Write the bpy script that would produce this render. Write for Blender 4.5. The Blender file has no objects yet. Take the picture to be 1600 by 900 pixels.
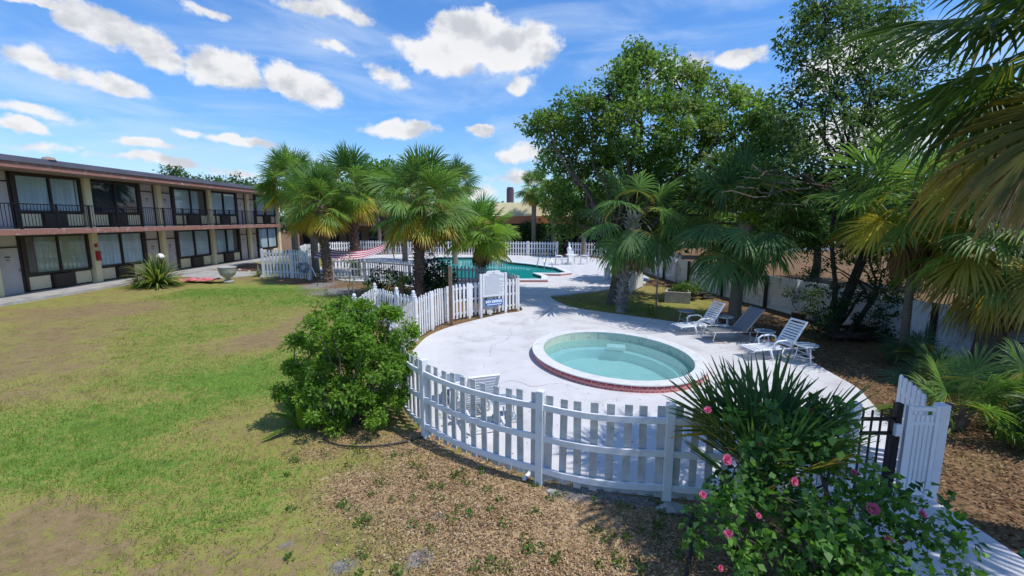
import bpy, bmesh, math, random
import numpy as np
from mathutils import Vector, Matrix, Euler
rnd = random.Random(7)
nrs = np.random.RandomState(11)
R = math.radians
C = bpy.context.scene.collection
scene = bpy.context.scene

# ------------------------------------------------------------------ camera, world, sun, exposure
F_PX, HORIZON, CAM_H = 700.0, 343.0, 3.4
PITCH = math.atan((450 - HORIZON) / F_PX)
cam_data = bpy.data.cameras.new('camera')
cam_data.sensor_width = 36.0
cam_data.lens = 36.0 * F_PX / 1600.0
cam_data.clip_start = 0.05
cam_data.clip_end = 3000.0
cam = bpy.data.objects.new('camera', cam_data)
cam.location = (0, 0, CAM_H)
cam.rotation_euler = (math.pi / 2 - PITCH, 0, 0)
C.objects.link(cam)
scene.camera = cam

def ray(px, py):
    x = (px - 800) / F_PX; y = (450 - py) / F_PX
    return Vector((x, math.cos(PITCH) + y * math.sin(PITCH), -math.sin(PITCH) + y * math.cos(PITCH)))
def G(px, py, z=0.0):                      # surveyed point at height z
    d = ray(px, py); t = (z - CAM_H) / d.z
    return (d.x * t, d.y * t)
def A(px, py, Y):                          # surveyed point at depth Y
    d = ray(px, py); t = Y / d.y
    return Vector((d.x * t, Y, CAM_H + d.z * t))

SUN_EL, SUN_AZ = 60.0, (0.92, -0.39)       # high sun from the right, a little behind the viewer
sv = Vector((SUN_AZ[0], SUN_AZ[1], 0)).normalized() * math.cos(R(SUN_EL)) + Vector((0, 0, math.sin(R(SUN_EL))))
sd = bpy.data.lights.new('sun', 'SUN'); sd.energy = 2.95; sd.angle = R(0.55); sd.color = (1.0, 0.965, 0.91)
so = bpy.data.objects.new('sun', sd); so.rotation_euler = sv.to_track_quat('Z', 'Y').to_euler(); so.location = (30, -10, 60)
C.objects.link(so)
scene.view_settings.view_transform = 'Standard'
scene.view_settings.look = 'None'
scene.view_settings.gamma = 1.0
scene.view_settings.exposure = 0.50
scene.view_settings.use_curve_mapping = False

class NT:
    def __init__(s, tree): s.t = tree; s.n = tree.nodes; s.l = tree.links
    def new(s, typ, inp=None, **kw):
        n = s.n.new(typ)
        for k, v in kw.items(): setattr(n, k, v)
        if inp:
            for k, v in inp.items(): s.set(n, k, v)
        return n
    def set(s, n, k, v):
        if hasattr(v, 'is_output') or isinstance(v, bpy.types.NodeSocket): s.l.new(v, n.inputs[k])
        else: n.inputs[k].default_value = v
    def math(s, op, a, b=None, c=None, clamp=False):
        n = s.n.new('ShaderNodeMath'); n.operation = op; n.use_clamp = clamp
        s.set(n, 0, a)
        if b is not None: s.set(n, 1, b)
        if c is not None: s.set(n, 2, c)
        return n.outputs[0]
    def mix(s, f, a, b, blend='MIX'):
        n = s.n.new('ShaderNodeMix'); n.data_type = 'RGBA'; n.blend_type = blend
        s.set(n, 0, f)
        for i, v in ((6, a), (7, b)):
            if isinstance(v, tuple) and len(v) == 3: v = v + (1.0,)
            s.set(n, i, v)
        return n.outputs[2]
    def ramp(s, f, lo, hi):
        n = s.n.new('ShaderNodeMapRange'); n.interpolation_type = 'SMOOTHSTEP'
        s.set(n, 0, f); n.inputs[1].default_value = lo; n.inputs[2].default_value = hi
        return n.outputs[0]
    def noise(s, vec, scale, detail=4, rough=0.55, dist=0.0):
        n = s.n.new('ShaderNodeTexNoise'); s.set(n, 'Vector', vec)
        n.inputs['Scale'].default_value = scale; n.inputs['Detail'].default_value = detail
        n.inputs['Roughness'].default_value = rough; n.inputs['Distortion'].default_value = dist
        return n.outputs[0]

world = bpy.data.worlds.new('World'); scene.world = world; world.use_nodes = True
w = NT(world.node_tree); w.n.clear()
sky = w.new('ShaderNodeTexSky'); sky.sky_type = 'NISHITA'; sky.sun_disc = False
sky.sun_elevation = R(SUN_EL); sky.sun_rotation = math.atan2(sv.x, sv.y)
sky.air_density = 1.1; sky.dust_density = 0.25; sky.ozone_density = 3.0
tc = w.new('ShaderNodeTexCoord')
sep = w.new('ShaderNodeSeparateXYZ', {0: tc.outputs['Generated']})
az = w.math('ARCTAN2', sep.outputs[0], sep.outputs[1])
el = w.math('ARCSINE', sep.outputs[2])
ae = w.new('ShaderNodeCombineXYZ', {0: az, 1: el}).outputs[0]
# slow warp so that no cloud keeps an elliptical edge
wn = w.new('ShaderNodeTexNoise', {'Vector': ae, 'Scale': 5.5, 'Detail': 5.0, 'Roughness': 0.62})
wv = w.new('ShaderNodeVectorMath', {0: wn.outputs['Color'], 1: (0.5, 0.5, 0.5)}, operation='SUBTRACT').outputs[0]
ws = w.new('ShaderNodeVectorMath', {0: wv, 'Scale': 0.075}, operation='SCALE').outputs[0]
aw = w.new('ShaderNodeVectorMath', {0: ae, 1: ws}, operation='ADD').outputs[0]
CLOUDS = [(205, 55, 105, 34, -17, 1.0), (150, 50, 60, 24, -10, .9), (60, 100, 75, 22, -12, .62), (170, 128, 85, 20, -12, .62),
          (360, 112, 68, 34, -8, 1.0), (470, 138, 70, 32, -12, 1.0), (745, 62, 92, 48, -4, 1.25), (690, 88, 80, 38, -6, 1.1), (800, 75, 75, 48, 0, 1.1), (815, 130, 26, 20, 0, .7),
          (602, 122, 40, 24, -25, .55), (530, 78, 32, 12, -15, .5), (625, 203, 62, 17, 0, .95), (752, 209, 22, 11, 0, .8),
          (812, 240, 50, 17, 0, .85), (225, 225, 60, 11, -2, .7), (375, 214, 62, 9, -4, .75), (298, 203, 28, 9, 0, .75),
          (30, 195, 45, 14, -8, .7), (60, 172, 80, 12, -4, .4), (325, 14, 42, 14, -12, .7), (510, 12, 80, 18, -4, .8), (40, 4, 70, 10, 0, .7),
          (1153, 94, 40, 18, 0, .95), (60, 226, 60, 9, 0, .5), (240, 252, 90, 10, 0, .6), (820, 275, 70, 14, 0, .5), (745, 300, 50, 14, 0, .45),
          (1080, 100, 60, 30, 0, .45), (1340, 95, 140, 55, 10, .8), (1350, 215, 160, 45, 0, .85), (1480, 300, 160, 30, 0, .7), (380, 262, 60, 10, 0, .5)]
field = None
def azel(px, py):
    d = ray(px, py).normalized(); return math.atan2(d.x, d.y), math.asin(d.z)
for (px, py, rx, ry, rot, dens) in CLOUDS:
    a0, e0 = azel(px, py)
    ax, ex = azel(px + rx, py); ay, ey = azel(px, py - ry)
    mp = w.new('ShaderNodeMapping', {0: aw}, vector_type='TEXTURE')
    mp.inputs[1].default_value = (a0, e0, 0); mp.inputs[2].default_value = (0, 0, R(rot))
    mp.inputs[3].default_value = (math.hypot(ax - a0, ex - e0) * 1.08, math.hypot(ay - a0, ey - e0) * 1.06, 1)
    ln = w.new('ShaderNodeVectorMath', {0: mp.outputs[0]}, operation='LENGTH').outputs[1]
    v = w.math('MULTIPLY_ADD', ln, -dens, dens)
    field = v if field is None else w.math('MAXIMUM', field, v)
mpn = w.new('ShaderNodeMapping', {0: ae}); mpn.inputs[3].default_value = (1.0, 1.35, 1)
fbm = w.noise(mpn.outputs[0], 11.0, 8, 0.6)
fbm2 = w.noise(mpn.outputs[0], 26.0, 6, 0.65)
fld = w.math('ADD', field, w.math('MULTIPLY_ADD', fbm, 1.3, -0.65))
fld = w.math('ADD', fld, w.math('MULTIPLY_ADD', fbm2, 0.62, -0.29))
mask = w.ramp(fld, 0.05, 0.40)
mpc = w.new('ShaderNodeMapping', {0: ae}); mpc.inputs[2].default_value = (0, 0, R(12)); mpc.inputs[3].default_value = (0.8, 3.4, 1)
cir = w.noise(mpc.outputs[0], 3.2, 7, 0.6, 0.6)
cirm = w.math('MULTIPLY', w.ramp(cir, 0.40, 0.74), 0.46)
low = w.math('MULTIPLY', w.ramp(el, 0.22, 0.0), 0.16)
skt = w.mix(w.ramp(el, .02, .42), (.52, .71, .93), (.62, .83, 1.06))
skyc = w.mix(1.0, w.new('ShaderNodeHueSaturation', {'Saturation': 1.14, 'Value': 1.30, 'Color': sky.outputs[0]}).outputs[0], skt, 'MULTIPLY')
c1 = w.mix(w.math('ADD', cirm, low, clamp=True), skyc, (5.2, 6.2, 7.6))
mps = w.new('ShaderNodeMapping', {0: ae}); mps.inputs[1].default_value = (.012, .045, 0); mps.inputs[3].default_value = (1.0, 1.35, 1)
emb = w.math('SUBTRACT', w.noise(mps.outputs[0], 9.0, 5, 0.55), w.noise(mpn.outputs[0], 9.0, 5, 0.55))
shade = w.math('MULTIPLY_ADD', w.ramp(emb, -.06, 0.16), 0.85, w.math('MULTIPLY', w.ramp(fld, 0.3, 1.0), 0.12), clamp=True)
cc = w.mix(shade, (6.4, 6.5, 6.7), (4.1, 4.3, 4.75))
c2 = w.mix(mask, c1, cc)
bg = w.new('ShaderNodeBackground', {'Color': c2, 'Strength': 0.1})
wo = w.new('ShaderNodeOutputWorld', {0: bg.outputs[0]})

# ------------------------------------------------------------------ materials
def mat(name, c1, c2=None, scale=6.0, rough=0.6, bump=0.0, bscale=40.0, metal=0.0, spec=0.5, dirt=None, dscale=1.5, dlo=0.5, dhi=0.7, stretch=None):
    m = bpy.data.materials.new(name); m.use_nodes = True
    t = NT(m.node_tree); b = m.node_tree.nodes['Principled BSDF']
    co = t.new('ShaderNodeTexCoord').outputs['Object']
    if stretch:
        mp = t.new('ShaderNodeMapping', {0: co}); mp.inputs[3].default_value = stretch; co = mp.outputs[0]
    col = c1 + (1.0,)
    if c2: col = t.mix(t.ramp(t.noise(co, scale), 0.3, 0.7), c1, c2)
    if dirt: col = t.mix(t.math('MULTIPLY', t.ramp(t.noise(co, dscale, 7, 0.68), dlo, dhi), 0.75), col, dirt)
    t.set(b, 'Base Color', col)
    b.inputs['Roughness'].default_value = rough; b.inputs['Metallic'].default_value = metal
    b.inputs['Specular IOR Level'].default_value = spec
    if bump:
        bn = t.new('ShaderNodeBump', {'Height': t.noise(co, bscale, 5, 0.6), 'Strength': bump, 'Distance': 0.02})
        t.l.new(bn.outputs[0], b.inputs['Normal'])
    return m
def leafmat(name, trans=0.35, rough=0.5, spec=0.35):
    m = bpy.data.materials.new(name); m.use_nodes = True
    t = NT(m.node_tree); b = m.node_tree.nodes['Principled BSDF']; out = m.node_tree.nodes['Material Output']
    at = t.new('ShaderNodeAttribute', attribute_name='tint').outputs['Color']
    co = t.new('ShaderNodeTexCoord').outputs['Object']
    k = t.math('MULTIPLY_ADD', t.noise(co, 3.0, 3), 0.5, 0.75)
    col = t.mix(1.0, at, t.new('ShaderNodeCombineXYZ', {0: k, 1: k, 2: k}).outputs[0], 'MULTIPLY')
    t.set(b, 'Base Color', col); b.inputs['Roughness'].default_value = rough; b.inputs['Specular IOR Level'].default_value = spec
    tr = t.new('ShaderNodeBsdfTranslucent', {0: t.mix(1.0, col, (1.25, 1.3, 0.6), 'MULTIPLY')})
    mx = t.new('ShaderNodeMixShader', {0: trans, 1: b.outputs[0], 2: tr.outputs[0]})
    t.l.new(mx.outputs[0], out.inputs[0])
    return m

M = {}
M['white'] = mat('white_paint', (.76, .77, .79), (.69, .70, .72), 4, .55, .15, 30, dirt=(.42, .40, .36), dscale=2.2, dlo=.56, dhi=.78)
M['dull'] = mat('dull_white_paint', (.56, .56, .55), (.44, .44, .43), 5, .65, .25, 30, dirt=(.28, .27, .24), dscale=4, dlo=.5, dhi=.72)  # greyer version of the white paint, with darker noise blotches
M['plastic'] = mat('white_plastic', (.80, .81, .82), (.74, .75, .77), 3, .35)
M['deck'] = mat('painted_concrete', (.62, .605, .60), (.55, .535, .53), 1.2, .75, .25, 60, dirt=(.40, .37, .36), dscale=1.1, dlo=.50, dhi=.74)
M['concrete'] = mat('concrete', (.42, .40, .37), (.32, .30, .28), 2, .8, .3, 50, dirt=(.2, .19, .17), dscale=1.3)
M['cream'] = mat('cream_stucco', (.72, .62, .40), (.66, .56, .36), 2, .8, .2, 60)
M['tan'] = mat('tan_stucco', (.56, .49, .30), (.50, .43, .27), .6, .85, .1, 30, dirt=(.36, .32, .22), dscale=.5)
M['orange'] = mat('terracotta_band', (.45, .17, .08), (.38, .14, .07), 1, .8)
M['brown'] = mat('dark_brown_wood', (.030, .020, .017), (.045, .030, .024), 5, .6)
M['brownwall'] = mat('brown_stucco', (.20, .14, .09), (.15, .10, .07), 1, .85)
M['black'] = mat('black_iron', (.012, .012, .016), None, 5, .45, metal=.3)
M['door'] = mat('door_paint', (.50, .45, .44), (.44, .40, .39), 1.5, .55)
M['plate'] = mat('door_plate', (.10, .09, .08), None, 1, .4)
M['chrome'] = mat('steel', (.55, .56, .58), None, 1, .25, metal=1.0)
M['ac'] = mat('grille', (.035, .024, .020), (.05, .035, .03), 60, .6)
M['curtain'] = mat('curtain_cloth', (.86, .92, .95), (.62, .69, .74), 1.3, .85, stretch=(1, 1, .25))
M['curtain_blue'] = mat('navy_curtain', (.012, .02, .06), (.02, .03, .09), 1.3, .85)
M['curtain_green'] = mat('beige_green_curtain', (.62, .58, .34), (.50, .52, .44), .7, .85)
M['slabedge'] = mat('red_brown_paint', (.32, .145, .11), (.25, .11, .085), 3, .75, dirt=(.5, .42, .38), dscale=3)
M['soffit'] = mat('soffit', (.30, .22, .18), None, 3, .8)
M['roof'] = mat('roof_metal', (.13, .13, .17), (.10, .10, .13), 1, .6)
M['red'] = mat('red_paint', (.35, .02, .03), None, 1, .4)
M['wood'] = mat('grey_brown_wood', (.22, .14, .10), (.14, .09, .065), 8, .8, .3, 30)
M['darkwood'] = mat('dark_post_wood', (.07, .05, .04), (.04, .03, .025), 8, .8, .3, 30)
M['bark'] = mat('bark', (.16, .13, .10), (.09, .07, .055), 7, .9, .8, 22, stretch=(1, 1, .35))
M['barkdark'] = mat('dark_bark', (.05, .04, .035), (.03, .025, .02), 7, .9, .8, 22)
M['palmtrunk'] = mat('palm_trunk', (.25, .20, .155), (.15, .12, .09), 9, .95, .9, 30, stretch=(1, 1, 3.5))
M['boots'] = mat('palm_boots', (.21, .145, .11), (.10, .07, .055), 9, .95, .5, 40)
M['bootsgrey'] = mat('grey_palm_boots', (.34, .31, .28), (.18, .16, .14), 9, .95, .5, 40)
M['leaf'] = leafmat('foliage', .50, .5)
M['frond'] = leafmat('palm_frond', .48, .45, .35)
M['dead'] = leafmat('dead_frond', .2, .8, .1)
M['petal'] = leafmat('petal', .3, .6, .2)
M['tabletop'] = mat('blue_grey_tabletop', (.22, .29, .36), (.16, .22, .29), 4, .35)
M['sling'] = mat('grey_sling_mesh', (.19, .20, .21), (.15, .16, .17), 40, .7)
M['beigeplastic'] = mat('beige_plastic', (.55, .45, .40), None, 4, .45)
M['hose'] = mat('black_rubber', (.02, .02, .022), None, 4, .5)
M['greenlid'] = mat('green_plastic', (.01, .16, .09), None, 4, .5)
M['stone'] = mat('stone', (.42, .41, .38), (.30, .29, .27), 8, .85, .5, 25)
M['bluesign'] = mat('blue_sign_paint', (.015, .15, .42), None, 4, .4)
M['signtext'] = mat('grey_sign_print', (.36, .40, .46), None, 4, .6)
M['signwhite'] = mat('white_sign_print', (.85, .86, .88), None, 4, .5)
M['terra'] = mat('dark_pot', (.05, .04, .035), None, 4, .7)
M['darkglass'] = mat('dark_window_glass', (.015, .02, .03), None, 1, .08)
M['bluepaint'] = mat('blue_poster', (.03, .10, .30), (.05, .16, .4), 3, .5)
M['pinkcloth'] = mat('pink_red_cloth', (.65, .22, .22), (.5, .10, .12), 4, .9)
M['purple'] = mat('purple_flower', (.25, .12, .30), None, 4, .8)
M['shellwhite'] = mat('white_petal', (.78, .78, .72), None, 4, .8)

def glass(name, color, mixf):
    m = bpy.data.materials.new(name); m.use_nodes = True; t = NT(m.node_tree); t.n.clear()
    fr = t.new('ShaderNodeLayerWeight', {0: .5}).outputs[1]
    f = t.math('MULTIPLY_ADD', t.math('POWER', fr, 4.0), .5, mixf, clamp=True)
    tr = t.new('ShaderNodeBsdfTransparent', {0: color + (1,)}); gl = t.new('ShaderNodeBsdfGlossy', {'Roughness': .03})
    mx = t.new('ShaderNodeMixShader', {0: f, 1: tr.outputs[0], 2: gl.outputs[0]}); t.new('ShaderNodeOutputMaterial', {0: mx.outputs[0]})
    return m
M['glass'] = glass('window_glass', (.86, .9, .92), .06)
def water(name, tint, deep, deepf, bscale, bstr):
    m = bpy.data.materials.new(name); m.use_nodes = True; t = NT(m.node_tree); t.n.clear()
    co = t.new('ShaderNodeTexCoord').outputs['Object']
    bn = t.new('ShaderNodeBump', {'Height': t.noise(co, bscale, 3, .5), 'Strength': bstr, 'Distance': .02}).outputs[0]
    fr = t.new('ShaderNodeFresnel', {0: 1.33, 'Normal': bn}).outputs[0]
    tr = t.new('ShaderNodeBsdfTransparent', {0: tint + (1,)}); df = t.new('ShaderNodeBsdfDiffuse', {0: deep + (1,)})
    gl = t.new('ShaderNodeBsdfGlossy', {'Roughness': .02, 'Normal': bn})
    a = t.new('ShaderNodeMixShader', {0: deepf, 1: tr.outputs[0], 2: df.outputs[0]})
    mx = t.new('ShaderNodeMixShader', {0: fr, 1: a.outputs[0], 2: gl.outputs[0]}); t.new('ShaderNodeOutputMaterial', {0: mx.outputs[0]})
    return m
M['water_small'] = water('shallow_pool_water', (.70, .93, .93), (.32, .60, .61), .36, 5.0, .35)
M['water_big'] = water('deep_pool_water', (.25, .80, .78), (.03, .52, .48), .6, 2.5, .10)

def tilemat(name, c1, c2, mortar, sx, sy, brickh=.5, bias=0):
    m = bpy.data.materials.new(name); m.use_nodes = True; t = NT(m.node_tree); b = t.n['Principled BSDF']
    uv = t.new('ShaderNodeUVMap').outputs[0]
    br = t.new('ShaderNodeTexBrick', {'Vector': uv, 'Color1': c1 + (1,), 'Color2': c2 + (1,), 'Mortar': mortar + (1,), 'Scale': 1.0, 'Mortar Size': .006, 'Brick Width': sx, 'Row Height': sy})
    br.offset = brickh; br.inputs['Bias'].default_value = bias
    t.set(b, 'Base Color', br.outputs[0]); b.inputs['Roughness'].default_value = .35
    return m
M['redtile'] = tilemat('red_tile', (.40, .06, .07), (.55, .14, .13), (.55, .40, .38), .10, .05)
M['redtiledark'] = tilemat('dark_red_tile', (.26, .02, .05), (.20, .015, .04), (.5, .35, .35), .16, .2, 0)
M['poolwalltile'] = tilemat('green_mosaic_tile', (.48, .54, .42), (.14, .24, .20), (.50, .54, .46), .09, .075, 0, -.55)
M['darktile'] = tilemat('dark_waterline_tile', (.03, .02, .03), (.06, .03, .04), (.15, .12, .12), .15, .15, 0)
M['plaster'] = mat('pool_plaster', (.56, .70, .70), (.46, .62, .62), 1.0, .7, dirt=(.36, .46, .38), dscale=1.0, dlo=.5, dhi=.8)
M['plasterbig'] = mat('teal_pool_plaster', (.25, .62, .58), (.2, .55, .52), .6, .7)

# ------------------------------------------------------------------ mesh helpers
class MB:
    def __init__(s): s.v = []; s.f = []; s.m = []; s.uv = {}
    def add(s, vs, fs, mi=0):
        o = len(s.v); s.v += [tuple(p) for p in vs]
        for f in fs: s.f.append([i + o for i in f]); s.m.append(mi)
    def box(s, c, d, rz=0.0, mi=0, mat4=None):
        hx, hy, hz = d[0] / 2, d[1] / 2, d[2] / 2
        P = [Vector((x, y, z)) for z in (-hz, hz) for y in (-hy, hy) for x in (-hx, hx)]
        Mx = mat4 if mat4 is not None else Matrix.Translation(c) @ Matrix.Rotation(rz, 4, 'Z')
        s.add([Mx @ p for p in P], [(0, 2, 3, 1), (4, 5, 7, 6), (0, 1, 5, 4), (2, 6, 7, 3), (0, 4, 6, 2), (1, 3, 7, 5)], mi)
    def prism(s, poly, z0, z1, mi=0):      # poly in xy
        n = len(poly)
        s.add([(p[0], p[1], z0) for p in poly] + [(p[0], p[1], z1) for p in poly],
              [tuple(reversed(range(n))), tuple(range(n, 2 * n))] + [(i, (i + 1) % n, n + (i + 1) % n, n + i) for i in range(n)], mi)
    def plate(s, outline, origin, u, v, thick, mi=0):   # outline in (u,v) plane, extruded along u x v
        u = Vector(u).normalized(); v = Vector(v).normalized(); nn = u.cross(v) * thick; o = Vector(origin); n = len(outline)
        P = [o + u * a + v * b for a, b in outline]
        s.add(P + [p + nn for p in P], [tuple(reversed(range(n))), tuple(range(n, 2 * n))] + [(i, (i + 1) % n, n + (i + 1) % n, n + i) for i in range(n)], mi)
    def tube(s, pts, rad, n=8, mi=0, cap=True):
        pts = [Vector(p) for p in pts]; k = len(pts)
        if not hasattr(rad, '__len__'): rad = [rad] * k
        o = len(s.v); up = Vector((0, 0, 1)); prev = None
        for i, p in enumerate(pts):
            d = (pts[min(i + 1, k - 1)] - pts[max(i - 1, 0)]).normalized()
            if prev is None:
                a = d.cross(up) if abs(d.z) < .95 else d.cross(Vector((1, 0, 0)))
            else: a = prev - d * prev.dot(d)
            a.normalize(); prev = a; b = d.cross(a)
            for j in range(n):
                t = 2 * math.pi * j / n
                s.v.append(tuple(p + (a * math.cos(t) + b * math.sin(t)) * rad[i]))
        for i in range(k - 1):
            for j in range(n):
                s.f.append([o + i * n + j, o + i * n + (j + 1) % n, o + (i + 1) * n + (j + 1) % n, o + (i + 1) * n + j]); s.m.append(mi)
        if cap:
            s.f.append([o + j for j in reversed(range(n))]); s.m.append(mi)
            s.f.append([o + (k - 1) * n + j for j in range(n)]); s.m.append(mi)
    def strip(s, path, t0, t1, z0, z1, mi=0):     # rectangular section swept along a plan polyline; offsets t0..t1 to the left
        P = [Vector((p[0], p[1], 0)) for p in path]; k = len(P); o = len(s.v)
        for i, p in enumerate(P):
            d = (P[min(i + 1, k - 1)] - P[max(i - 1, 0)]).normalized(); nn = Vector((-d.y, d.x, 0))
            za = z0[i] if hasattr(z0, '__len__') else z0; zb = z1[i] if hasattr(z1, '__len__') else z1
            for (tt, z) in ((t0, za), (t1, za), (t1, zb), (t0, zb)):
                q = p + nn * tt; s.v.append((q.x, q.y, z))
        for i in range(k - 1):
            for j in range(4):
                s.f.append([o + i * 4 + j, o + i * 4 + (j + 1) % 4, o + (i + 1) * 4 + (j + 1) % 4, o + (i + 1) * 4 + j]); s.m.append(mi)
        s.f.append([o + 3, o + 2, o + 1, o]); s.m.append(mi); e = o + (k - 1) * 4
        s.f.append([e, e + 1, e + 2, e + 3]); s.m.append(mi)
    def lathe(s, prof, c=(0, 0, 0), n=20, mi=0):
        o = len(s.v); k = len(prof)
        for r, z in prof:
            for j in range(n):
                t = 2 * math.pi * j / n; s.v.append((c[0] + r * math.cos(t), c[1] + r * math.sin(t), c[2] + z))
        for i in range(k - 1):
            for j in range(n):
                s.f.append([o + i * n + j, o + i * n + (j + 1) % n, o + (i + 1) * n + (j + 1) % n, o + (i + 1) * n + j]); s.m.append(mi)
        s.f.append([o + j for j in reversed(range(n))]); s.m.append(mi); s.f.append([o + (k - 1) * n + j for j in range(n)]); s.m.append(mi)
def link(name, me, parent=None):
    o = bpy.data.objects.new(name, me); C.objects.link(o)
    if parent is not None: o.parent = parent
    return o
def build(name, mb, mats, parent=None, smooth=False, bevel=0.0):
    me = bpy.data.meshes.new(name); me.from_pydata(mb.v, [], mb.f)
    if not isinstance(mats, (list, tuple)): mats = [mats]
    for m in mats: me.materials.append(m)
    if any(mb.m): me.polygons.foreach_set('material_index', mb.m)
    bm = bmesh.new(); bm.from_mesh(me); bmesh.ops.recalc_face_normals(bm, faces=bm.faces); bm.to_mesh(me); bm.free()
    if smooth: me.polygons.foreach_set('use_smooth', [True] * len(me.polygons))
    me.update(); o = link(name, me, parent)
    if bevel:
        b = o.modifiers.new('bevel', 'BEVEL'); b.width = bevel; b.segments = 2; b.limit_method = 'ANGLE'
    return o
def npmesh(name, V, Fq, mat_, tint=None, parent=None, smooth=False):   # quads; tint per face
    me = bpy.data.meshes.new(name); V = np.asarray(V, np.float32); Fq = np.asarray(Fq, np.int32)
    nf, k = Fq.shape
    me.vertices.add(len(V)); me.vertices.foreach_set('co', V.ravel())
    me.loops.add(nf * k); me.loops.foreach_set('vertex_index', Fq.ravel())
    me.polygons.add(nf); me.polygons.foreach_set('loop_start', np.arange(nf, dtype=np.int32) * k); me.polygons.foreach_set('loop_total', np.full(nf, k, np.int32))
    if smooth: me.polygons.foreach_set('use_smooth', np.ones(nf, bool))
    me.update(calc_edges=True); me.validate()
    if tint is not None:
        a = me.attributes.new('tint', 'FLOAT_COLOR', 'FACE'); c = np.ones((nf, 4), np.float32); c[:, :3] = tint; a.data.foreach_set('color', c.ravel())
    me.materials.append(mat_)
    return link(name, me, parent)
def empty(name, loc, label, cat, group=None, rz=0.0):
    o = bpy.data.objects.new(name, None); C.objects.link(o); o.location = loc; o.rotation_euler = (0, 0, rz); o.empty_display_size = .3
    return tag(o, label, cat, group)
def tag(o, label=None, cat=None, group=None, kind=None):
    if label: o['label'] = label
    if cat: o['category'] = cat
    if group: o['group'] = group
    if kind: o['kind'] = kind
    return o
def copy_tree(o, parent=None, label=None, loc=None, rz=None):
    c = o.copy(); C.objects.link(c); c.parent = parent
    for ch in [x for x in C.objects if x.parent == o]: copy_tree(ch, c)
    if label: c['label'] = label
    if loc: c.location = loc
    if rz is not None: c.rotation_euler = (0, 0, rz)
    return c
def shift(pts, o): return [(p[0] - o[0], p[1] - o[1]) for p in pts]
def smooth_path(P, n=8, closed=False):
    P = [Vector((p[0], p[1], 0)) for p in P]; k = len(P); out = []
    rng = range(k if closed else k - 1)
    for i in rng:
        p0 = P[(i - 1) % k] if (closed or i > 0) else P[0] * 2 - P[1]; p1 = P[i]; p2 = P[(i + 1) % k]
        p3 = P[(i + 2) % k] if (closed or i + 2 < k) else P[-1] * 2 - P[-2]
        for j in range(n):
            t = j / n
            q = .5 * ((2 * p1) + (-p0 + p2) * t + (2 * p0 - 5 * p1 + 4 * p2 - p3) * t * t + (-p0 + 3 * p1 - 3 * p2 + p3) * t ** 3)
            out.append((q.x, q.y))
    if not closed: out.append((P[-1].x, P[-1].y))
    return out

# ------------------------------------------------------------------ vegetation helpers
def leaves(centers, dirs, ups, length, width):
    """diamond leaves with a fold; numpy arrays"""
    n = len(centers); d = dirs / (np.linalg.norm(dirs, axis=1, keepdims=True) + 1e-9)
    s = np.cross(d, ups); s /= (np.linalg.norm(s, axis=1, keepdims=True) + 1e-9)
    nn = np.cross(s, d)
    L = np.asarray(length).reshape(-1, 1); W = np.asarray(width).reshape(-1, 1)
    a = centers; b = centers + d * L * .45 + s * W * .5 + nn * W * .12; c = centers + d * L - nn * L * .12; e = centers + d * L * .45 - s * W * .5 + nn * W * .12
    V = np.stack([a, b, c, e], 1).reshape(-1, 3); Fq = np.arange(n * 4).reshape(n, 4)
    return V, Fq
def unit(n):
    v = nrs.normal(size=(n, 3)); return v / np.linalg.norm(v, axis=1, keepdims=True)
def clump_leaves(cl, per, leaf, cols, flat=.75, upbias=.3, asp=.55):
    """cl: array (k,4) centre+radius"""
    k = len(cl); idx = np.repeat(np.arange(k), per)
    u = unit(len(idx)); r = nrs.uniform(.25, 1, len(idx)) ** .6
    off = u * (r * cl[idx, 3])[:, None]; off[:, 2] *= flat
    c = cl[idx, :3] + off
    d = u * .7 + unit(len(idx)) * .8; d[:, 2] += -.1
    up = unit(len(idx)) * .8; up[:, 2] += upbias + .5
    L = leaf * nrs.uniform(.45, 1.45, len(idx))
    V, Fq = leaves(c, d, up, L, L * asp)
    cols = np.array(cols); tc_ = cols[nrs.randint(0, len(cols), k)][idx]; tl = cols[nrs.randint(0, len(cols), len(idx))]
    t = (.55 * tc_ + .45 * tl) * nrs.uniform(.8, 1.2, (len(idx), 1))
    return V, Fq, t
def lobes_to_clumps(lobes, n_per_m2, rc):
    out = []
    for (x, y, z, r) in lobes:
        k = max(6, int(n_per_m2 * r * r)); u = unit(k); rr = nrs.uniform(.35, 1.08, k) ** .5 * r
        p = np.array([x, y, z]) + u * rr[:, None] * np.array([1, 1, .85])
        out.append(np.c_[p, nrs.uniform(.55, 1.25, k) * rc])
    return np.concatenate(out)
def branch(mb, a, b, r0, r1, sag=.0, wob=.12, n=6, seg=7):
    a = Vector(a); b = Vector(b); L = (b - a).length; pts = []; rs = []
    for i in range(seg + 1):
        t = i / seg; p = a.lerp(b, t)
        if 0 < i < seg: p += Vector((rnd.uniform(-1, 1), rnd.uniform(-1, 1), rnd.uniform(-1, 1))) * wob * L / seg
        p.z += sag * math.sin(math.pi * t) * L
        pts.append(p); rs.append(r0 + (r1 - r0) * t)
    mb.tube(pts, rs, n); return pts
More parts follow.
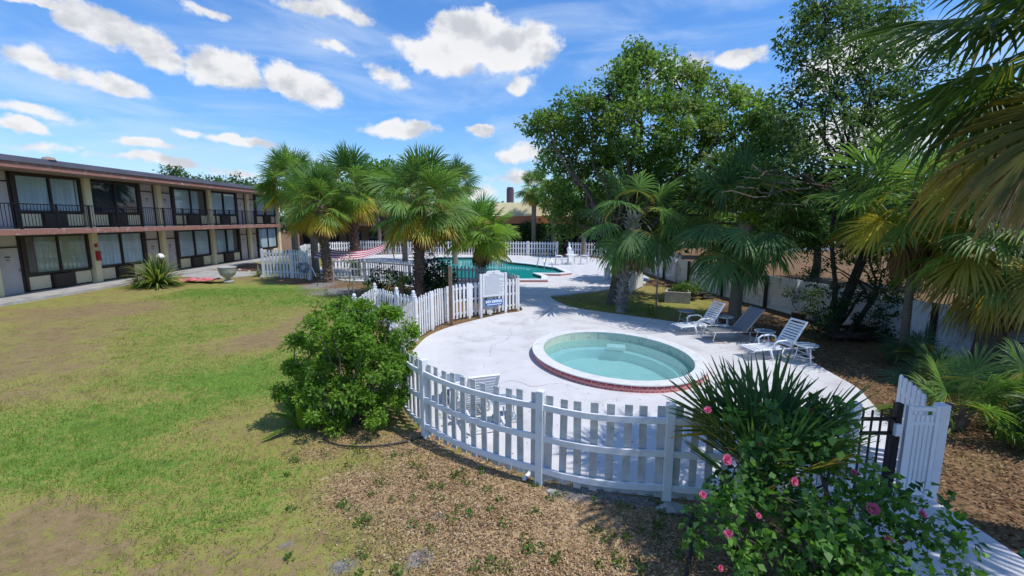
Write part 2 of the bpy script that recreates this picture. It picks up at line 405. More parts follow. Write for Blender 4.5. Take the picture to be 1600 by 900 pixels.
def tree(name, base, fork, lobes, label, cat='tree', group=None, trunk_r=.2, leaf=.1, dens=14, per=60, rc=.4, cols=None, bark='bark', stems=None, twigs=True, flat=.75, asp=.55, limb=.35):
    root = empty(name, (base[0], base[1], 0), label, cat, group)
    o = Vector((base[0], base[1], 0)); tb = MB(); fk = Vector(fork) - o
    tb.tube([(0, 0, -.15), (0, 0, .05), tuple(fk * .35 + Vector((rnd.uniform(-.1, .1), 0, 0))), tuple(fk * .7), tuple(fk)], [trunk_r * 1.5, trunk_r * 1.15, trunk_r, trunk_r * .9, trunk_r * .8], 12)
    L = [(x - o.x, y - o.y, z, r) for x, y, z, r in lobes]
    if stems:
        for s_ in stems: branch(tb, (s_[0] - o.x, s_[1] - o.y, -.1), Vector((s_[2], s_[3], s_[4])) - o, s_[5], s_[5] * .6)
    cl = lobes_to_clumps(L, dens, rc)
    for (x, y, z, r) in L: 
        d = (Vector((x, y, z)) - fk).length
        branch(tb, fk * rnd.uniform(.75, 1), (x, y, z), trunk_r * limb * rnd.uniform(.8, 1.2), trunk_r * .12, sag=.06, wob=.35)
    if twigs:
        for c_ in cl[::2]:
            j = min(L, key=lambda q: (q[0] - c_[0]) ** 2 + (q[1] - c_[1]) ** 2 + (q[2] - c_[2]) ** 2)
            branch(tb, j[:3], c_[:3], trunk_r * .11, .008, wob=.3, n=4, seg=3)
    build('trunk', tb, M[bark], root, smooth=True)
    V, Fq, t = clump_leaves(cl, per, leaf, cols or GREENS, flat, asp=asp)
    npmesh('crown', V, Fq, M['leaf'], t * 1.3, root)
    return root
GREENS = [(.08, .16, .03), (.11, .21, .035), (.055, .12, .025), (.15, .25, .045), (.09, .17, .04)]
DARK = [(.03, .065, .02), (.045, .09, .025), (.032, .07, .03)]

def frond_np(V, Fq, T, apex, azim, elev, plen, blen, col, nseg=34, droop=.5, spread=112, petcol=(.10, .14, .03), tipcol=None, wid=1.0, cup=.30, dead=False, edge=.30, rollr=.8):
    """one costapalmate fan leaf appended to lists"""
    h = np.array([math.cos(azim), math.sin(azim), 0.0]); e = math.radians(elev)
    d = h * math.cos(e) + np.array([0, 0, math.sin(e)])
    side = np.array([-math.sin(azim), math.cos(azim), 0.0]); roll = rnd.uniform(-rollr, rollr)
    # petiole: arcs downwards
    P = [np.array(apex)]; dd = d.copy(); k = 4
    for i in range(k):
        dd = dd + np.array([0, 0, -droop * .22]); dd /= np.linalg.norm(dd); P.append(P[-1] + dd * plen / k)
    nrm = np.cross(dd, side); 
    if nrm[2] < 0: nrm = -nrm
    nrm /= np.linalg.norm(nrm); sd_ = side * math.cos(roll) + nrm * math.sin(roll); nrm = np.cross(dd, sd_); nrm /= np.linalg.norm(nrm)
    if nrm[2] < 0 and not dead: nrm = -nrm
    w_ = .018
    for i in range(k):
        o = len(V); a, b = P[i], P[i + 1]
        for q in (a - sd_ * w_, a + nrm * w_ * .6, a + sd_ * w_, b - sd_ * w_, b + nrm * w_ * .6, b + sd_ * w_): V.append(q)
        Fq += [[o, o + 1, o + 4, o + 3], [o + 1, o + 2, o + 5, o + 4]]; T += [petcol] * 2
    # blade
    org0 = P[-1]; sp = math.radians(spread)
    for sidx in range(nseg):
        f = (sidx + .5) / nseg * 2 - 1; phi = f * sp
        cost = .30 * blen * (1 - abs(f)) ** 1.3            # costa carries the middle segments further out
        org = org0 + dd * cost - nrm * cost * cost * .5
        L = blen * (.70 + .30 * math.cos(phi * .8)) * rnd.uniform(.9, 1.06) - cost * .55
        dr = dd * math.cos(phi) + sd_ * math.sin(phi) - nrm * cup * abs(math.sin(phi * .7)) ** 1.2 + np.array([rnd.uniform(-.05, .05) for _ in range(3)])
        if dead: dr = dr * .6 + np.array([0, 0, -.9]) + np.array([rnd.uniform(-.3, .3), rnd.uniform(-.3, .3), 0])
        dr /= np.linalg.norm(dr)
        tn = -dd * math.sin(phi) + sd_ * math.cos(phi); tn /= np.linalg.norm(tn)
        nn = np.cross(dr, tn); nn /= (np.linalg.norm(nn) + 1e-9)
        if np.dot(nn, nrm) < 0: nn = -nn
        ts = (0, .36, .66, .86, 1.0); base_w = 2 * sp / nseg * L * .32 * .80
        ws_ = (base_w * .15, base_w, base_w * .92, base_w * .5, .002)
        sag = droop * rnd.uniform(.7, 1.5) * (2.2 if dead else 1)
        if rnd.random() < .12: sag *= 2.0
        q = org.copy(); cur = dr.copy(); cc_ = np.array(col) * rnd.uniform(.82, 1.2); tc2 = np.array(tipcol) if tipcol is not None else cc_
        if abs(f) > .72 and rnd.random() < edge: cc_ = cc_ * .45 + np.array((.42, .33, .05)) * .55; tc2 = np.array((.45, .30, .08))
        prev = None
        for i, t in enumerate(ts):
            if i:
                st = (t - ts[i - 1]) * L
                cur = cur + np.array([0, 0, -1.0]) * sag * (t ** 2) * (.55 + .2 * rnd.random()); cur /= np.linalg.norm(cur); q = q + cur * st
            ww = ws_[i] * wid; tri = (q - tn * ww + nn * ww * .35, q - nn * ww * .25, q + tn * ww + nn * ww * .35)
            o = len(V); V.extend(tri)
            if prev is not None:
                Fq += [[prev, prev + 1, o + 1, o], [prev + 1, prev + 2, o + 2, o + 1]]
                c_ = cc_ + (tc2 - cc_) * max(0, (i - 2) / 2.0)
                T += [c_] * 2
            prev = o
def palm(name, base, h, label, r=2.2, n=34, seed=1, trunk='boots', tr=.2, lean=(0, 0), dead=6, young=(.095, .175, .055), mid=(.14, .235, .045), old=(.62, .46, .05), group='sabal palms around the pool', droop=.42, emin=-36, nseg=40, frame=None, bulge=1.0, yellow=.22, bootlen=1.0, mid_n=None, wid=1.0, azr=None, pr=.48, br=.54, spread=118, cup=.30, nmul=1.3, rollr=.8, bright=1.32):
    rnd.seed(seed); n = int(n * nmul); root = empty(name, (base[0], base[1], 0), label, 'palm tree', group)
    top = Vector((lean[0], lean[1], h)); tb = MB(); K = 9; pts = []
    for i in range(K + 1):
        t = i / K; pts.append(Vector((lean[0] * t ** 1.6, lean[1] * t ** 1.6, -.15 + (h + .1) * t)))
    rad = [tr * (1.18 if i == 0 else 1.0 - .12 * math.sin(i / K * 3)) for i in range(K + 1)]
    if trunk.startswith('boots'): rad = [x * .86 for x in rad]
    tb.tube(pts, rad, 14)
    mt = M[trunk if trunk != 'smooth' else 'palmtrunk']
    zb = h * (1 - bootlen)
    nb = int((h * bootlen) / .055) * 2 if trunk.startswith('boots') else int(.5 / .05) * 2
    for i in range(nb):
        t = i / max(1, nb - 1); z = (zb + (h - zb) * t) if trunk.startswith('boots') else h - .75 + .75 * t
        a = i * 2.399 + rnd.uniform(-.15, .15); tt = max(0, z / h); cx, cy = lean[0] * tt ** 1.6, lean[1] * tt ** 1.6
        rr = tr * .84; hgt = rnd.uniform(.10, .2) * (1.25 if t > .7 else 1); out = rnd.uniform(.035, .085) * bulge * (1.3 if t > .7 else 1); wd = .075 * tr / .2
        ca, sa = math.cos(a), math.sin(a); tx, ty = -sa, ca; k1 = rnd.uniform(-.6, .6) * wd
        def pt(u, rad_, z_): return (cx + ca * rad_ + tx * u, cy + sa * rad_ + ty * u, z_)
        tb.add([pt(-wd, rr - .02, z), pt(wd, rr - .02, z), pt(wd * .45 + k1, rr + out, z + hgt), pt(-wd * .45 + k1, rr + out, z + hgt), pt(-wd * .7, rr - .03, z + hgt * .8), pt(wd * .7, rr - .03, z + hgt * .8)],
               [(0, 1, 2, 3), (3, 2, 5, 4), (0, 3, 4), (1, 5, 2)])
    build('trunk', tb, mt, root, smooth=False)
    V, Fq, T = [], [], []; droop *= rnd.uniform(.85, 1.25)
    for i in range(n):
        t = i / (n - 1); elev = 84 - (84 - emin) * t ** .85 + rnd.uniform(-13, 13); a = i * 2.399963 + rnd.uniform(-.3, .3)
        if azr: a = rnd.uniform(*azr)
        if t > 1 - yellow: col = np.array(mid) * .4 + np.array(old) * .6 * rnd.uniform(.5, 1.2); tip = np.array((.35, .22, .06)) * rnd.uniform(.6, 1.1)
        else:
            col = np.array(young) * (1 - t) + np.array(mid) * t; tip = col * np.array((1.5, 1.25, .9)) if rnd.random() < .4 else col
        s_ = rnd.uniform(.88, 1.08)
        frond_np(V, Fq, T, (top.x, top.y, h + rnd.uniform(-.25, .1)), a, elev, r * pr * s_, r * br * s_, col * rnd.uniform(.85, 1.15), nseg=nseg, droop=droop * (.8 + .5 * t), tipcol=tip, petcol=(.14, .17, .05), wid=wid, spread=spread, cup=cup, rollr=rollr)
    npmesh('crown', V, Fq, M['frond'], np.array(T) * bright, root)
    if dead:
        V, Fq, T = [], [], []
        for i in range(dead):
            a = i * 2.4 + rnd.uniform(-.4, .4); col = np.array((.30, .19, .10)) * rnd.uniform(.6, 1.2)
            frond_np(V, Fq, T, (top.x, top.y, h - .25), a, rnd.uniform(-70, -45), r * .35, r * .42, col, nseg=22, droop=.7, dead=True, petcol=(.25, .18, .10), wid=wid)
        npmesh('dead_fronds', V, Fq, M['dead'], np.array(T), root)
    return root
# ------------------------------------------------------------------ ground
def inpoly(X, Y, poly):
    inside = np.zeros(X.shape, bool); n = len(poly)
    for i in range(n):
        x1, y1 = poly[i]; x2, y2 = poly[(i + 1) % n]
        c_ = ((y1 > Y) != (y2 > Y)) & (X < (x2 - x1) * (Y - y1) / (y2 - y1 + 1e-12) + x1)
        inside ^= c_
    return inside
def offset_poly(poly, d):
    n = len(poly); out = []
    ar = sum(poly[i][0] * poly[(i + 1) % n][1] - poly[(i + 1) % n][0] * poly[i][1] for i in range(n)); sg = 1 if ar > 0 else -1
    for i in range(n):
        p0, p1, p2 = Vector(poly[i - 1]), Vector(poly[i]), Vector(poly[(i + 1) % n])
        a = (p1 - p0).normalized(); b = (p2 - p1).normalized(); n1 = Vector((a.y, -a.x)) * sg; n2 = Vector((b.y, -b.x)) * sg
        m = (n1 + n2); m = m / max(.35, m.dot(n1)) if m.length > 1e-6 else n1
        q = p1 + m * d; out.append((q.x, q.y))
    return out
# wading pool inner edge (surveyed points of the rim, fitted by an ellipse)
rimpx = [(848,543),(932.5,519.7),(979,522.5),(1026,533.8),(1063.8,550.6),(1082.5,561.9),(1090,571),(1082.5,580.6),(1063.8,589),(1035.6,594.7),(1007.5,596),(970,593.8),(932.5,587),(895,577),(866.9,563.8),(851.9,552.5),(857.5,531),(885.6,522.5)]
Q = np.array([G(px, py, .195) for px, py in rimpx]); mu = Q.mean(0); q = Q - mu
sol = np.linalg.lstsq(np.c_[q[:, 0] ** 2, q[:, 0] * q[:, 1], q[:, 1] ** 2, q[:, 0], q[:, 1]], np.ones(len(q)), rcond=None)[0]
Am = np.array([[sol[0], sol[1] / 2], [sol[1] / 2, sol[2]]]); cen = -.5 * np.linalg.solve(Am, sol[3:5]); kk = 1 + cen @ Am @ cen
ev, evec = np.linalg.eigh(Am / kk); ax_ = 1 / np.sqrt(ev); WC = mu + cen
def wading(scale_add=0.0, n=96):
    out = []
    for i in range(n):
        t = 2 * math.pi * i / n; p = WC + evec @ np.array([(ax_[0] + scale_add) * math.cos(t), (ax_[1] + scale_add) * math.sin(t)]); out.append((float(p[0]), float(p[1])))
    ar = sum(out[i][0] * out[(i + 1) % n][1] - out[(i + 1) % n][0] * out[i][1] for i in range(n))
    return out if ar > 0 else out[::-1]
print('wading', WC, ax_)
WADE = wading(); WADE_OUT = wading(.265)
BIG = [G(700, 441), G(846, 441), G(846, 436), G(832, 431), G(872, 431.5), G(884, 430), G(868, 422.5), G(828, 416.5), G(795, 413), G(774, 405), G(676, 405)]
BIG = [(float(a), float(b)) for a, b in BIG]
BIG_OUT = offset_poly(BIG, .34)
DECK = [(3.7, 5.02), (5.15, 5.02), (5.55, 5.8), (6.2, 6.9), (6.75, 8.1), G(1337, 608), G(1302, 588), G(1265, 566), G(1225, 545), G(1170, 527), G(1105, 514), G(1060, 506), G(1000, 497.5), G(945, 490), G(905, 484), G(880, 477), G(864, 469), G(862, 463.5), G(890, 461), G(955, 453), G(1000, 446), (8.0, 26), (8.0, 31), G(950, 408), G(903, 400.5), G(870, 402), (-2, 43.2), (-14, 43.0), (-14.4, 36), (-13.2, 30.5), G(520, 437), G(575, 441), G(640, 449), G(697, 457), G(745, 460), G(790, 472), G(813, 481), G(814, 488), G(790, 491.5), G(762, 497.5), G(706, 512), G(672, 526), G(657, 538), (-2.55, 10.8), (-2.35, 9.6), (-2.2, 8.6), (-1.85, 7.6), (-1.18, 6.78), (-.4, 6.02), (.42, 5.52), (1.2, 5.24), (1.92, 5.12), (2.9, 5.04)]
DECK = [(float(a), float(b)) for a, b in DECK]
EDGEPATH = smooth_path(DECK, 3, True)
def sheet(name, outer, holes, z, thick, m, parent=None, attr=True):
    bm = bmesh.new(); edges = []
    for loop in [outer] + holes:
        vs = [bm.verts.new((x, y, z)) for x, y in loop]
        for i in range(len(vs)): edges.append(bm.edges.new((vs[i], vs[(i + 1) % len(vs)])))
    bmesh.ops.triangle_fill(bm, edges=edges, use_beauty=True, normal=(0, 0, 1))
    for f in bm.faces:
        if f.normal.z < 0: f.normal_flip()
    border = [e for e in bm.edges if len(e.link_faces) == 1]
    ret = bmesh.ops.extrude_edge_only(bm, edges=border)
    for v in [g for g in ret['geom'] if isinstance(g, bmesh.types.BMVert)]: v.co.z -= thick
    me = bpy.data.meshes.new(name); bm.to_mesh(me); bm.free(); me.materials.append(m)
    return link(name, me, parent)
# grid
xs = np.unique(np.round(np.concatenate([[-900, -400, -200, -120, -80, -60, -45, -36, -30], np.arange(-26, -8, .35), np.arange(-8, 9, .14), np.arange(9, 20, .35), [22, 26, 32, 40, 55, 80, 120, 200, 400, 900]]), 3))
ys = np.unique(np.round(np.concatenate([[-300, -100, -40, -15, -6, -2, 0, 1, 2], np.arange(2.6, 12, .13), np.arange(12, 48, .3), [50, 55, 62, 72, 90, 130, 200, 350, 700, 1400]]), 3))
GX, GY = np.meshgrid(xs, ys); nx, ny = len(xs), len(ys)
def blob(px, py, rx, ry, rot=0.0, soft=1.0):
    c_ = G(px, py); a = G(px + rx, py); u = G(px, py - ry); d_ = G(px, py + ry)
    ax = math.hypot(a[0] - c_[0], a[1] - c_[1]); ay = math.hypot(u[0] - d_[0], u[1] - d_[1]) / 2
    th = math.atan2(a[1] - c_[1], a[0] - c_[0]) ; X = GX - c_[0]; Y = GY - c_[1]
    r_ = R(rot); Xr = X * math.cos(r_) + Y * math.sin(r_); Yr = -X * math.sin(r_) + Y * math.cos(r_)
    return np.exp(-((Xr / ax) ** 2 + (Yr / ay) ** 2) * soft)
green = .41 + .17 * np.sin(GX * .9 + 1.3 * np.sin(GY * .5)) * np.sin(GY * .7 + GX * .25)
for b in [(420, 455, 90, 16, 0, .75), (330, 515, 110, 22, 0, .45), (380, 600, 110, 34, 0, .70), (250, 560, 90, 25, 0, .25), (130, 650, 220, 40, 0, .50), (60, 720, 160, 50, 0, .45), (250, 730, 120, 40, 0, .3), (330, 800, 130, 55, 0, .45), (400, 760, 70, 40, 0, .25), (430, 560, 60, 30, 0, .3), (310, 455, 60, 10, 0, .3), (480, 470, 40, 10, 0, .35)]:
    green = green + blob(*b[:5]) * b[5]
for b in [(205, 482, 60, 9, 0, .7), (90, 520, 110, 14, 0, .30), (60, 490, 80, 10, 0, .25), (420, 530, 60, 14, 0, .75), (260, 620, 120, 10, 0, .45), (470, 500, 40, 14, 0, .6), (80, 805, 120, 26, 0, .60), (20, 870, 120, 24, 0, .55), (170, 850, 60, 12, 0, .3), (60, 620, 160, 14, 0, .28), (160, 570, 130, 10, 0, .22), (330, 660, 60, 10, 0, .25), (230, 690, 90, 12, 0, .30), (500, 560, 40, 20, 0, .4), (300, 540, 60, 8, 0, .25), (10, 560, 60, 20, 0, .25)]:
    green = green - blob(*b[:5]) * b[5]
chips = 0 * GX
for b in [(590, 760, 110, 45, 0, .7), (700, 740, 120, 40, 0, .9), (800, 800, 220, 60, 0, .95), (650, 690, 80, 25, 0, .8), (900, 880, 260, 60, 0, 1.0), (1100, 850, 160, 80, 0, 1.0), (500, 705, 50, 18, 0, .5), (640, 850, 100, 40, 0, .4), (560, 680, 100, 30, 0, .5), (650, 640, 60, 40, 0, .4)]:
    chips = np.maximum(chips, blob(*b[:5]) * b[5])
gray = 0 * GX
for b in [(655, 868, 22, 16, 0, 1.1), (535, 882, 24, 13, 0, 1.0), (450, 852, 14, 8, 0, .8), (685, 800, 12, 7, 0, .7), (920, 772, 70, 12, -10, 1.1), (1000, 782, 60, 9, 0, 1.0), (860, 762, 30, 6, 0, .6), (520, 455, 45, 7, 0, .8), (500, 445, 30, 8, 0, .7), (760, 790, 10, 5, 0, .6), (1095, 800, 50, 20, 0, .8)]:
    gray = np.maximum(gray, blob(*b[:5]) * b[5])
# leaf litter: everything to the right of the deck, the planted strip and under the far palms
island = inpoly(GX, GY, [G(862, 463), G(864, 469), G(905, 486), G(1000, 500), G(1105, 517), G(1130, 480), G(1080, 450), G(1000, 445), G(930, 455)])
right = inpoly(GX, GY, [(3.2, -5), (5.0, 4.9), (6.3, 6.8), (7.0, 8.5), (7.3, 10.5), (6.6, 12.5), (5.5, 14), (5.2, 20), (5, 21), (8.3, 26), (8.3, 31), (6.5, 36), (4, 41), (4, 60), (90, 90), (60, -5)])
strip_ = inpoly(GX, GY, [(-5, 14), (-2.9, 12.6), (-2, 14), (.3, 16), (-.2, 19), (-1.6, 21), (-5.5, 23), (-9.5, 26), (-14, 29), (-14, 25), (-9, 22), (-6.5, 17.5)])
farb = GY > 42.0
litter = np.clip(right * 1.0 - island * .8 + strip_ * 1.0 + farb * .8, 0, 1).astype(float)
green = np.where(island, .38, green); green = np.where(right & ~island, .10, green); green = np.where(strip_, .15, green)
ybl = blob(1000, 480, 90, 10) * .5; green = green + ybl * island
green = np.clip(green * .62, 0, 1)
Zg = .02 * np.sin(GX * 1.7 + .3) * np.cos(GY * 1.3) * ((abs(GX) < 26) & (GY < 48))
Zg = Zg - .02
nf = np.stack([np.arange(nx * ny).reshape(ny, nx)[:-1, :-1], np.arange(nx * ny).reshape(ny, nx)[:-1, 1:], np.arange(nx * ny).reshape(ny, nx)[1:, 1:], np.arange(nx * ny).reshape(ny, nx)[1:, :-1]], -1).reshape(-1, 4)
V = np.c_[GX.ravel(), GY.ravel(), Zg.ravel()]
hole = inpoly(V[:, 0], V[:, 1], WADE) | inpoly(V[:, 0], V[:, 1], BIG)
keep = ~hole[nf].any(1)
def ground_material():
    m = bpy.data.materials.new('lawn_and_mulch'); m.use_nodes = True; t = NT(m.node_tree); b = t.n['Principled BSDF']
    co = t.new('ShaderNodeTexCoord').outputs['Object']
    at = t.new('ShaderNodeAttribute', attribute_name='gm'); sp = t.new('ShaderNodeSeparateColor', {0: at.outputs['Color']})
    gr, ch, gy = sp.outputs[0], sp.outputs[1], sp.outputs[2]; li = at.outputs['Alpha']
    n1 = t.noise(co, 1.1, 6, .65); n2 = t.noise(co, 7, 6, .7); n3 = t.noise(co, 45, 4, .7); n4 = t.noise(co, .35, 4, .6)
    n2r = t.ramp(n2, .34, .66); n3r = t.ramp(n3, .34, .66)
    def jit(v, a=1.05, bb=.75): return t.math('ADD', v, t.math('ADD', t.math('MULTIPLY_ADD', n1, a, -a / 2), t.math('ADD', t.math('MULTIPLY_ADD', n2r, bb * .55, -bb * .275), t.math('MULTIPLY_ADD', n3r, .34, -.17))))
    dry = t.mix(t.ramp(n2, .3, .7), (.29, .205, .105), (.19, .13, .065))
    dry = t.mix(t.math('MULTIPLY', t.ramp(n3, .45, .75), .6), dry, (.36, .26, .12))
    straw = t.mix(t.ramp(n3, .3, .7), (.36, .31, .09), (.22, .21, .05))
    grass = t.mix(t.ramp(n3, .25, .75), (.10, .18, .028), (.17, .275, .042))
    c_ = t.mix(t.ramp(jit(gr), .06, .30), dry, straw)
    c_ = t.mix(t.ramp(jit(gr), .32, .70), c_, grass)
    c_ = t.mix(t.math('MULTIPLY', t.ramp(t.noise(co, 3.3, 7, .72), .48, .66), .38), c_, (.075, .065, .025))
    vo = t.new('ShaderNodeTexVoronoi', {'Vector': co, 'Scale': 26.0}); vc = t.new('ShaderNodeSeparateColor', {0: vo.outputs['Color']}).outputs[0]
    vo2 = t.new('ShaderNodeTexVoronoi', {'Vector': co, 'Scale': 60.0}); vc2 = t.new('ShaderNodeSeparateColor', {0: vo2.outputs['Color']}).outputs[0]
    chip = t.mix(t.ramp(vc, .2, .9), (.24, .145, .075), (.48, .33, .18)); chip = t.mix(t.math('MULTIPLY', t.ramp(vc2, .5, 1), .6), chip, (.46, .37, .25))
    c_ = t.mix(t.ramp(jit(ch, .6, .4), .30, .55), c_, chip)
    lit = t.mix(t.ramp(vc, .1, .9), (.13, .075, .04), (.25, .155, .085)); lit = t.mix(t.math('MULTIPLY', t.ramp(n1, .5, .75), .5), lit, (.20, .16, .05))
    c_ = t.mix(t.ramp(jit(li, .3, .2), .4, .6), c_, lit)
    gcol = t.mix(t.ramp(n2, .3, .7), (.30, .28, .27), (.17, .155, .14))
    c_ = t.mix(t.ramp(jit(gy, .4, .5), .36, .58), c_, gcol)
    t.set(b, 'Base Color', c_); b.inputs['Roughness'].default_value = .95; b.inputs['Specular IOR Level'].default_value = .15
    hh = t.math('ADD', t.math('MULTIPLY', n3, .6), t.math('MULTIPLY', vc, .5))
    bn = t.new('ShaderNodeBump', {'Height': hh, 'Strength': .8, 'Distance': .03}); t.l.new(bn.outputs[0], b.inputs['Normal'])
    return m
gme = npmesh('ground', V, nf[keep], ground_material())
a_ = gme.data.attributes.new('gm', 'FLOAT_COLOR', 'POINT')
a_.data.foreach_set('color', np.stack([green, chips, gray, litter], -1).reshape(-1).astype(np.float32)); tag(gme, kind='structure')
def samp(arr, x, y):
    i = np.clip(np.searchsorted(xs, x), 0, nx - 1); j = np.clip(np.searchsorted(ys, y), 0, ny - 1); return arr[j, i]
deck = sheet('pool_deck', EDGEPATH, [WADE_OUT, BIG_OUT], .05, .25, M['deck']); tag(deck, kind='structure')
def cracks(poly_pts, w_=.018, z=.054, name='expansion_joint'):
    mb = MB()
    for pts in poly_pts:
        P = [Vector((*G(*p), 0)) for p in pts]
        for a, b in zip(P, P[1:]):
            d = (b - a).normalized(); n_ = Vector((-d.y, d.x, 0)) * w_ / 2
            mb.add([(a - n_)[:2] + (z,), (a + n_)[:2] + (z,), (b + n_)[:2] + (z,), (b - n_)[:2] + (z,)] if False else [((a - n_).x, (a - n_).y, z), ((a + n_).x, (a + n_).y, z), ((b + n_).x, (b + n_).y, z), ((b - n_).x, (b - n_).y, z)], [(0, 1, 2, 3)])
    return mb
jn = build('deck_joints', cracks([[(1022, 499), (995, 520)], [(905, 545), (905, 545.1)], [(870, 478), (835, 505)], [(1110, 584), (1200, 640)], [(855, 455), (770, 455)], [(900, 430), (950, 455)]]), mat('joint_gap', (.22, .2, .2), None, 4, .9)); tag(jn, kind='structure')
def crack(px0, py0, px1, py1, n=26, seed=1):
    rnd.seed(seed); a, b = Vector((*G(px0, py0), 0)), Vector((*G(px1, py1), 0)); mb = MB(); nn = Vector((-(b - a).y, (b - a).x, 0)).normalized(); P = [a.lerp(b, i / n) + nn * rnd.uniform(-.04, .04) + nn * .12 * math.sin(i * .5 + seed) for i in range(n + 1)]
    for p, q_ in zip(P, P[1:]):
        w_ = rnd.uniform(.002, .006); mb.add([(p.x - nn.x * w_, p.y - nn.y * w_, .0535), (p.x + nn.x * w_, p.y + nn.y * w_, .0535), (q_.x + nn.x * w_, q_.y + nn.y * w_, .0535), (q_.x - nn.x * w_, q_.y - nn.y * w_, .0535)], [(0, 1, 2, 3)])
    o = build('deck_cracks', mb, M['joint']); tag(o, kind='structure')
M['joint'] = mat('crack_dirt', (.20, .18, .17), None, 4, .9)
for i, c_ in enumerate([(690, 540, 840, 520), (880, 500, 1010, 522), (1120, 600, 1230, 640), (760, 600, 905, 608), (840, 450, 940, 445), (1180, 560, 1290, 600), (820, 500, 760, 560)]): crack(*c_, seed=i + 1)
# front walk through the gate
walk = sheet('front_walk', [(3.55, -3), (5.12, -3), (5.12, 5.0), (3.7, 5.0)], [], .045, .2, mat('walk_concrete', (.66, .64, .64), (.54, .52, .52), 1.6, .75, .25, 60, dirt=(.36, .33, .30), dscale=1.6, dlo=.5, dhi=.75)); tag(walk, kind='structure')

# ------------------------------------------------------------------ pools
def wall_ring(name, loop, z0, z1, m, parent, inward=True, ring2=None, zt=None, uvs=True):
    """vertical band along a closed loop with a metric UV"""
    n = len(loop); bm = bmesh.new(); uvl = bm.loops.layers.uv.new('UVMap'); s = 0.0; lens = [0]
    for i in range(n): s += math.dist(loop[i], loop[(i + 1) % n]); lens.append(s)
    for i in range(n):
        a, b = loop[i], loop[(i + 1) % n]
        vs = [bm.verts.new((*a, z0)), bm.verts.new((*b, z0)), bm.verts.new((*b, z1)), bm.verts.new((*a, z1))]
        f = bm.faces.new(vs)
        for l, uv in zip(f.loops, ((lens[i], z0), (lens[i + 1], z0), (lens[i + 1], z1), (lens[i], z1))): l[uvl].uv = uv
    me = bpy.data.meshes.new(name); bm.to_mesh(me); bm.free(); me.materials.append(m); return link(name, me, parent)
def coping(name, inner, outer, z, thick, m, parent):
    n = len(inner); mb = MB(); o = 0
    vs = [(*p, z) for p in inner] + [(*p, z) for p in outer] + [(*p, z - thick) for p in inner] + [(*p, z - thick) for p in outer]
    fs = []
    for i in range(n):
        j = (i + 1) % n; fs += [(i, j, n + j, n + i), (2 * n + i, 2 * n + j, j, i), (n + i, n + j, 3 * n + j, 3 * n + i)]
    mb.add(vs, fs); return build(name, mb, m, parent)
def flat(name, loop, z, m, parent):
    bm = bmesh.new(); vs = [bm.verts.new((x, y, z)) for x, y in loop]; es = [bm.edges.new((vs[i], vs[(i + 1) % len(vs)])) for i in range(len(vs))]
    bmesh.ops.triangle_fill(bm, edges=es, use_beauty=True, normal=(0, 0, 1))
    for f in bm.faces:
        if f.normal.z < 0: f.normal_flip()
    me = bpy.data.meshes.new(name); bm.to_mesh(me); bm.free(); me.materials.append(m); return link(name, me, parent)
def rel(loop, o): return [(x - o[0], y - o[1]) for x, y in loop]
M['coping'] = mat('coping_paint', (.70, .70, .69), (.62, .62, .61), 5, .6, .2, 40, dirt=(.40, .38, .33), dscale=3.5, dlo=.52, dhi=.75)
wp = empty('wading_pool', (WC[0], WC[1], 0), 'round shallow wading pool with white coping and red brick tile rim', 'swimming pool')
wi = rel(WADE, WC); wo_ = rel(WADE_OUT, WC)
coping('coping', wi, rel(wading(.28), WC), .21, .022, M['coping'], wp)
wall_ring('rim_tile', wo_, .03, .142, M['redtile'], wp); wall_ring('rim_tile', rel(wading(.268), WC), .142, .189, M['redtiledark'], wp)
wall_ring('mosaic_wall', rel(wading(.005), WC), -.22, .189, M['poolwalltile'], wp)
wall_ring('step_wall', rel(wading(-.30), WC), -.50, -.24, M['plaster'], wp)
coping('seat_ledge', rel(wading(-.30), WC), rel(wading(.02), WC), -.24, .01, M['plaster'], wp)
flat('basin_floor', rel(wading(-.28), WC), -.48, M['plaster'], wp)
flat('water_surface', rel(wading(.003), WC), -.015, M['water_small'], wp)
dmb = MB(); dmb.lathe([(.16, 0), (.16, .02), (.02, .03)], (G(962, 564)[0] - WC[0], G(962, 564)[1] - WC[1], -.47), 20); build('floor_drain', dmb, M['white'], wp)
dmb = MB(); d0 = evec @ np.array([1, 0]); sp_ = np.array(G(963, 531)) - WC; sp_ = sp_ / np.linalg.norm(sp_) 
th_ = math.atan2(sp_[1], sp_[0]); rr_ = 1 / math.sqrt(sp_ @ (Am / kk) @ sp_) - .28
dmb.box((sp_[0] * rr_, sp_[1] * rr_, -.12), (.34, .52, .10), th_); build('step', dmb, M['white'], wp, bevel=.03)
BC = (-1.0, 32.0)
bp = empty('main_pool', (BC[0], BC[1], 0), 'large angular swimming pool of teal water behind the picket fences', 'swimming pool')
bi = rel(BIG, BC); bo = rel(BIG_OUT, BC)
coping('coping', bi, offset_poly(bo, .015), .20, .05, M['white'], bp); wall_ring('rim_tile', bo, .02, .15, M['redtile'], bp)
wall_ring('waterline_tile', offset_poly(bi, .004), -.12, .15, M['darktile'], bp); wall_ring('basin_wall', offset_poly(bi, .006), -1.6, -.12, M['plasterbig'], bp)
flat('basin_floor', offset_poly(bi, .02), -1.6, M['plasterbig'], bp); flat('water_surface', offset_poly(bi, .003), .02, M['water_big'], bp)
lad = empty('pool_ladder', (*G(851, 423.5), .05), 'chrome pool ladder with two curved handrails at the main pool edge', 'ladder')
